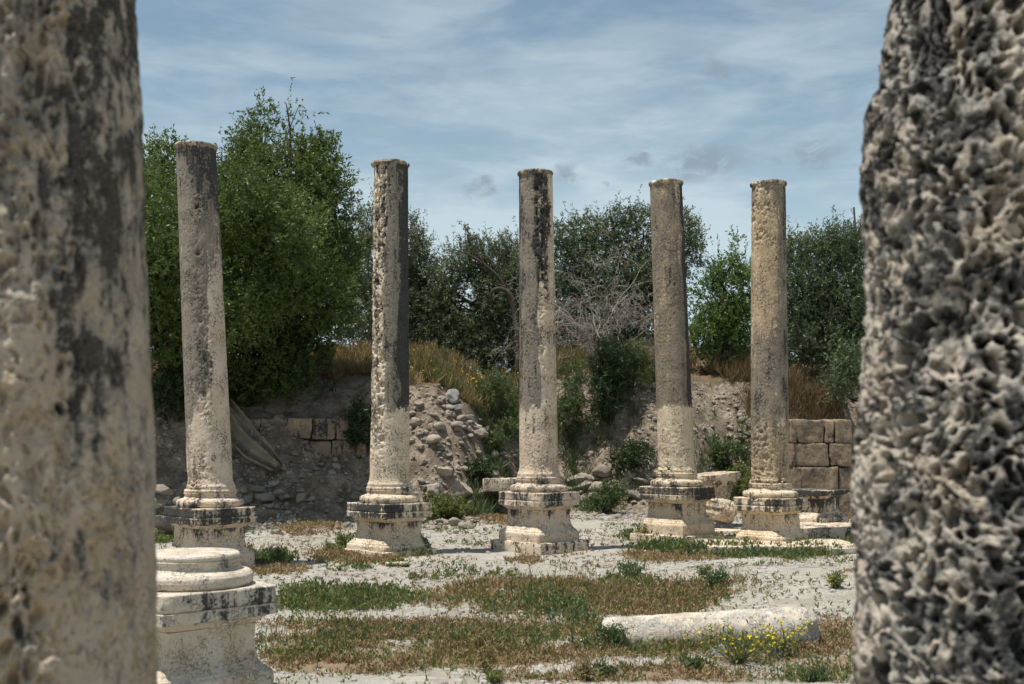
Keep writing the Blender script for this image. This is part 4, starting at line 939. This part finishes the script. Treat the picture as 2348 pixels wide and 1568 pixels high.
X, Yy, S = weed_points(GREEN_W, 330, r, .46, 82); weed_mat_obj('green_weeds', 'patches of low green weeds across the forum floor', 'weeds', X, Yy, r, 8, .10, .048, .017, L_WEED, .6)
X, Yy, S = weed_points(GREEN_W, 110, r, .5, 83); weed_mat_obj('bluish_weeds', 'blue-green leafy weeds mixed into the green patches', 'weeds', X, Yy, r, 9, .16, .05, .02, L_BLUEWEED, .6)
X, Yy, S = weed_points([p for p in BROWN_W if p[1] < 15], 120, r, .46, 84); weed_mat_obj('green_sprigs', 'small green sprigs growing through the dry weeds', 'weeds', X, Yy, r, 7, .09, .045, .016, L_WEED, .6)
X, Yy, S = weed_points([p for p in GREEN_W if p[1] < 15] + [p for p in BROWN_W if p[1] < 15], 42, r, .48, 85); weed_mat_obj('grass_blades', 'thin grass stalks standing up out of the weeds', 'grass', X, Yy, r, 3, .05, .17, .006, L_STRAW, 1.5, .5)
xs = r.uniform(-7, 8, 6000); ys = 7.6 + r.random(6000) * 17; k = fbm(np.stack([xs, ys, 0 * xs], -1) * .9, 3, 87) > .57
weed_mat_obj('stray_weeds', 'stray sprigs of weed scattered over bare ground', 'weeds', xs[k], ys[k], r, 7, .06, .04, .014, L_WEED, .6)
xs = r.uniform(-5, 7, 6000); ys = 7.6 + r.random(6000) ** 1.3 * 16; k = fbm(np.stack([xs, ys, 0 * xs], -1) * np.array([.9, 1.8, 1]), 3, 88) > .54
weed_mat_obj('dry_stray_weeds', 'thin dry brown sprigs scattered over bare ground', 'weeds', xs[k], ys[k], r, 7, .04, .038, .012, L_DRY, .4)
# dry grass on the bank
def bank_grass(name, lab, mat, spots, dens, h, L, Wd):
    X, Yy = [], []
    for (x0, x1, d0, d1, s) in spots:
        n = int((x1 - x0) * (d1 - d0) * dens * s); x = r.uniform(x0, x1, n); X.append(x); Yy.append(np.interp(x, BX, BC) + r.uniform(d0, d1, n))
    X, Yy = np.concatenate(X), np.concatenate(Yy); k = fbm(np.stack([X, Yy, 0 * X], -1) * 1.2, 3, 91) > .40
    return weed_mat_obj(name, lab, 'grass', X[k], Yy[k], r, 5, h, L, Wd, mat, 1.2, .75)
bank_grass('golden_dry_grass', 'golden dry grass along the top edge of the bank', L_STRAW, [(-6, -.2, -.3, 4.5, 1), (-.2, 1.0, -1.2, 4.5, .9), (1, 8, -.2, 4.5, .8), (-9, -6, 0, 2, .4)], 260, .16, .22, .012)
bank_grass('rusty_dry_stalks', 'rust brown dry stalks on the bank above the big-block wall', L_RUST, [(6.3, 9.0, -3.0, .4, 1.2), (3.5, 6.5, -.3, 2, .7)], 260, .28, .34, .012)
bank_grass('green_bank_grass', 'green grass and herbs on the bank slope', L_SHRUB, [(-1.0, 1.6, -3.6, .6, 1.0), (-2.2, 0, -.2, 1.5, .6), (1.4, 3.4, -3.8, -.6, .55), (3.4, 6.5, -3.4, -1.6, .6), (-3.2, 3, .2, 3.6, .45)], 190, .18, .2, .013)

X = r.uniform(-3.4, .6, 260); Yy = np.interp(X, BX, BC) + r.uniform(.1, 3, 260)
def dots(X, Yy, h, sz, n=4):
    Z = ground(X, Yy); V, F = leaves(np.repeat(np.stack([X, Yy, Z + h * r.uniform(.6, 1.3, len(X))], -1), n, 0), r.normal(size=(len(X) * n, 3)), sz, sz, r)
    return mesh('yellow_wildflowers', V, F, False)
tag(link('yellow_wildflowers', dots(X, Yy, .3, .035), M_PETAL), 'tiny yellow flowers dotted through the dry grass on the bank', 'flowers', kind='stuff')
# single wild plants standing on the bare ground
def plant(dx, dy, wpx, hpx, lab, mat, n=110, per=8, L=.06, Wd=.02, flowers=0, stems=12, name='wild_plant'):
    g = G(dx, dy); m_ = px2m(g.y); w_, h_ = wpx * m_ / 2, hpx * m_; rr_ = np.random.default_rng(int(dx * 7 + dy))
    root = thing(name, lab, 'plant', (g.x, g.y, g.z - .01)); paths, tips = [], []
    for _ in range(stems):
        a = rr_.uniform(0, 6.28); q = rr_.uniform(.2, 1); e = np.array([math.cos(a) * w_ * q, math.sin(a) * w_ * q * .8, h_ * rr_.uniform(.5, 1.05)]); p_, rs = wander((rr_.normal() * .01, rr_.normal() * .01, 0), e, .0045, .002, rr_, .25, 6); paths.append((p_, rs)); tips.append(p_)
    link('stems', mesh('stems', *tubes(paths, 4)), M_STEM, root)
    if n:
        o = np.array([tips[int(rr_.integers(stems))][int(rr_.integers(1, 6))] for _ in range(n * per)]) + rr_.normal(size=(n * per, 3)) * np.array([w_ * .18, w_ * .18, h_ * .08]); o[:, 2] = np.abs(o[:, 2])
        a = rr_.normal(size=(n * per, 3)) * .8; a[:, 2] += .5; V, F = leaves(o, a, L * rr_.uniform(.6, 1.3, n * per), Wd * rr_.uniform(.7, 1.2, n * per), rr_)
        link('foliage', mesh('foliage', V, F, False, fattr={'rnd': rr_.random(n * per)}), mat, root)
    if flowers:
        for _ in range(flowers):
            c = tips[int(rr_.integers(stems))][int(rr_.integers(3, 6))] + rr_.normal(size=3) * .035; pd = rr_.normal(size=(5, 3)); pd[:, 2] = np.abs(pd[:, 2]) + .1
            link('flower', mesh('flower', *leaves(np.repeat(c[None], 5, 0), pd, .019, .019, rr_), False), M_PETAL, root)
    return root
plant(1690, 1522, 300, 85, 'sprawling wild mustard with many yellow flowers before the fallen shaft', L_WEED, 46, 8, .04, .010, 78, 60, 'mustard_plant')
plant(1800, 1505, 130, 80, 'thin yellow-flowered mustard stalks at the right end of the fallen shaft', L_WEED, 30, 8, .05, .012, 40, 20, 'mustard_plant')
plant(1917, 1348, 44, 34, 'small bright green tuft alone on the bare rock slope at right', L_WEED, 60, 8, .06, .012, 16, 16)
plant(1446, 1325, 60, 34, 'blue-green leafy plant at the upper edge of the brown weeds', L_BLUEWEED, 90, 8, .05, .022)
plant(1640, 1350, 70, 46, 'loose green plant on the pale slope above the fallen shaft', L_BLUEWEED, 70, 8, .05, .02)
plant(1612, 1318, 30, 20, 'little green plant on the pale slope, highest of those above the fallen shaft', L_WEED, 30, 8, .045, .018)
plant(790, 1262, 46, 38, 'upright green herb at the left foot of the pitted column', L_WEED, 80, 8, .06, .026)
plant(975, 1270, 22, 40, 'dark green ferny herb at the right foot of the pitted column', L_SHRUB, 60, 8, .055, .02)
plant(640, 1288, 60, 36, 'dry-looking dark bush in the gravel behind the near empty base', L_SHRUB, 50, 8, .05, .014, 0, 26)
plant(1480, 1242, 60, 40, 'green herb clump before the slab of the tan column', L_WEED, 90, 8, .055, .022)
plant(1115, 1545, 50, 60, 'tuft of pale dry barley stalks in the foreground', L_STRAW, 40, 6, .10, .010, 0, 40, 'barley_tuft')
plant(1105, 1510, 40, 60, 'greener barley tuft just behind the pale one in the foreground', L_STRAW, 40, 6, .10, .010, 0, 30, 'barley_tuft')
plant(1130, 1566, 60, 26, 'bright green feathery rosette at the very bottom of the view', L_WEED, 70, 8, .05, .01)
plant(1410, 1490, 70, 50, 'dark bushy weed left of the fallen shaft end', L_BLUEWEED, 120, 8, .05, .018)
plant(1340, 1560, 40, 46, 'pale barley stalks right of the middle foreground', L_STRAW, 30, 6, .10, .010, 0, 26, 'barley_tuft')
plant(540, 1566, 40, 22, 'green weed at the foot of the near empty base', L_SHRUB, 60, 8, .05, .018)
plant(1390, 1552, 46, 24, 'blue-green rosette on bare soil in the lower middle', L_BLUEWEED, 60, 8, .05, .02)
plant(1870, 1562, 80, 22, 'blue-green creeping plant at the lower right', L_BLUEWEED, 80, 8, .05, .02)
plant(1590, 1540, 40, 26, 'blue-green sprig on bare soil below the mustard', L_BLUEWEED, 50, 8, .05, .02)

# pole and bird
pp = P(1962, 545, 40); pt = P(1957, 475, 40)
pole = link('thin_pole', mesh('thin_pole', *tubes([(np.array([(0, 0, gz(pp.x, 40) - pp.z - .2), (0, 0, 0), (pt.x - pp.x, 0, pt.z - pp.z)]), [.045, .04, .035])], 8)), M_METAL); pole.location = pp
tag(pole, 'thin dark pole sticking up above the feathery olive tree', 'pole')
bp = P(673, 178, 70)
bv = np.array([(-.36, .02, .03), (-.18, .06, .07), (0, .07, .0), (.18, .06, .06), (.36, .02, .02), (.18, -.05, .05), (0, -.06, -.01), (-.18, -.05, .06), (0, .02, .05), (0, .02, -.05), (0, .22, .01), (0, -.2, .0)]) * .55
bf = np.array([(0, 1, 7), (1, 2, 8), (1, 8, 7), (7, 8, 6), (2, 3, 8), (3, 5, 8), (5, 6, 8), (3, 4, 5), (2, 1, 9), (1, 7, 9), (7, 6, 9), (3, 2, 9), (5, 3, 9), (6, 5, 9), (10, 2, 8), (10, 9, 2), (11, 8, 6), (11, 6, 9)])
bird = link('bird', mesh('bird', bv, bf, False), M_BIRD); bird.location = bp; tag(bird, 'tiny dark bird gliding in the sky above the tall green tree', 'bird')
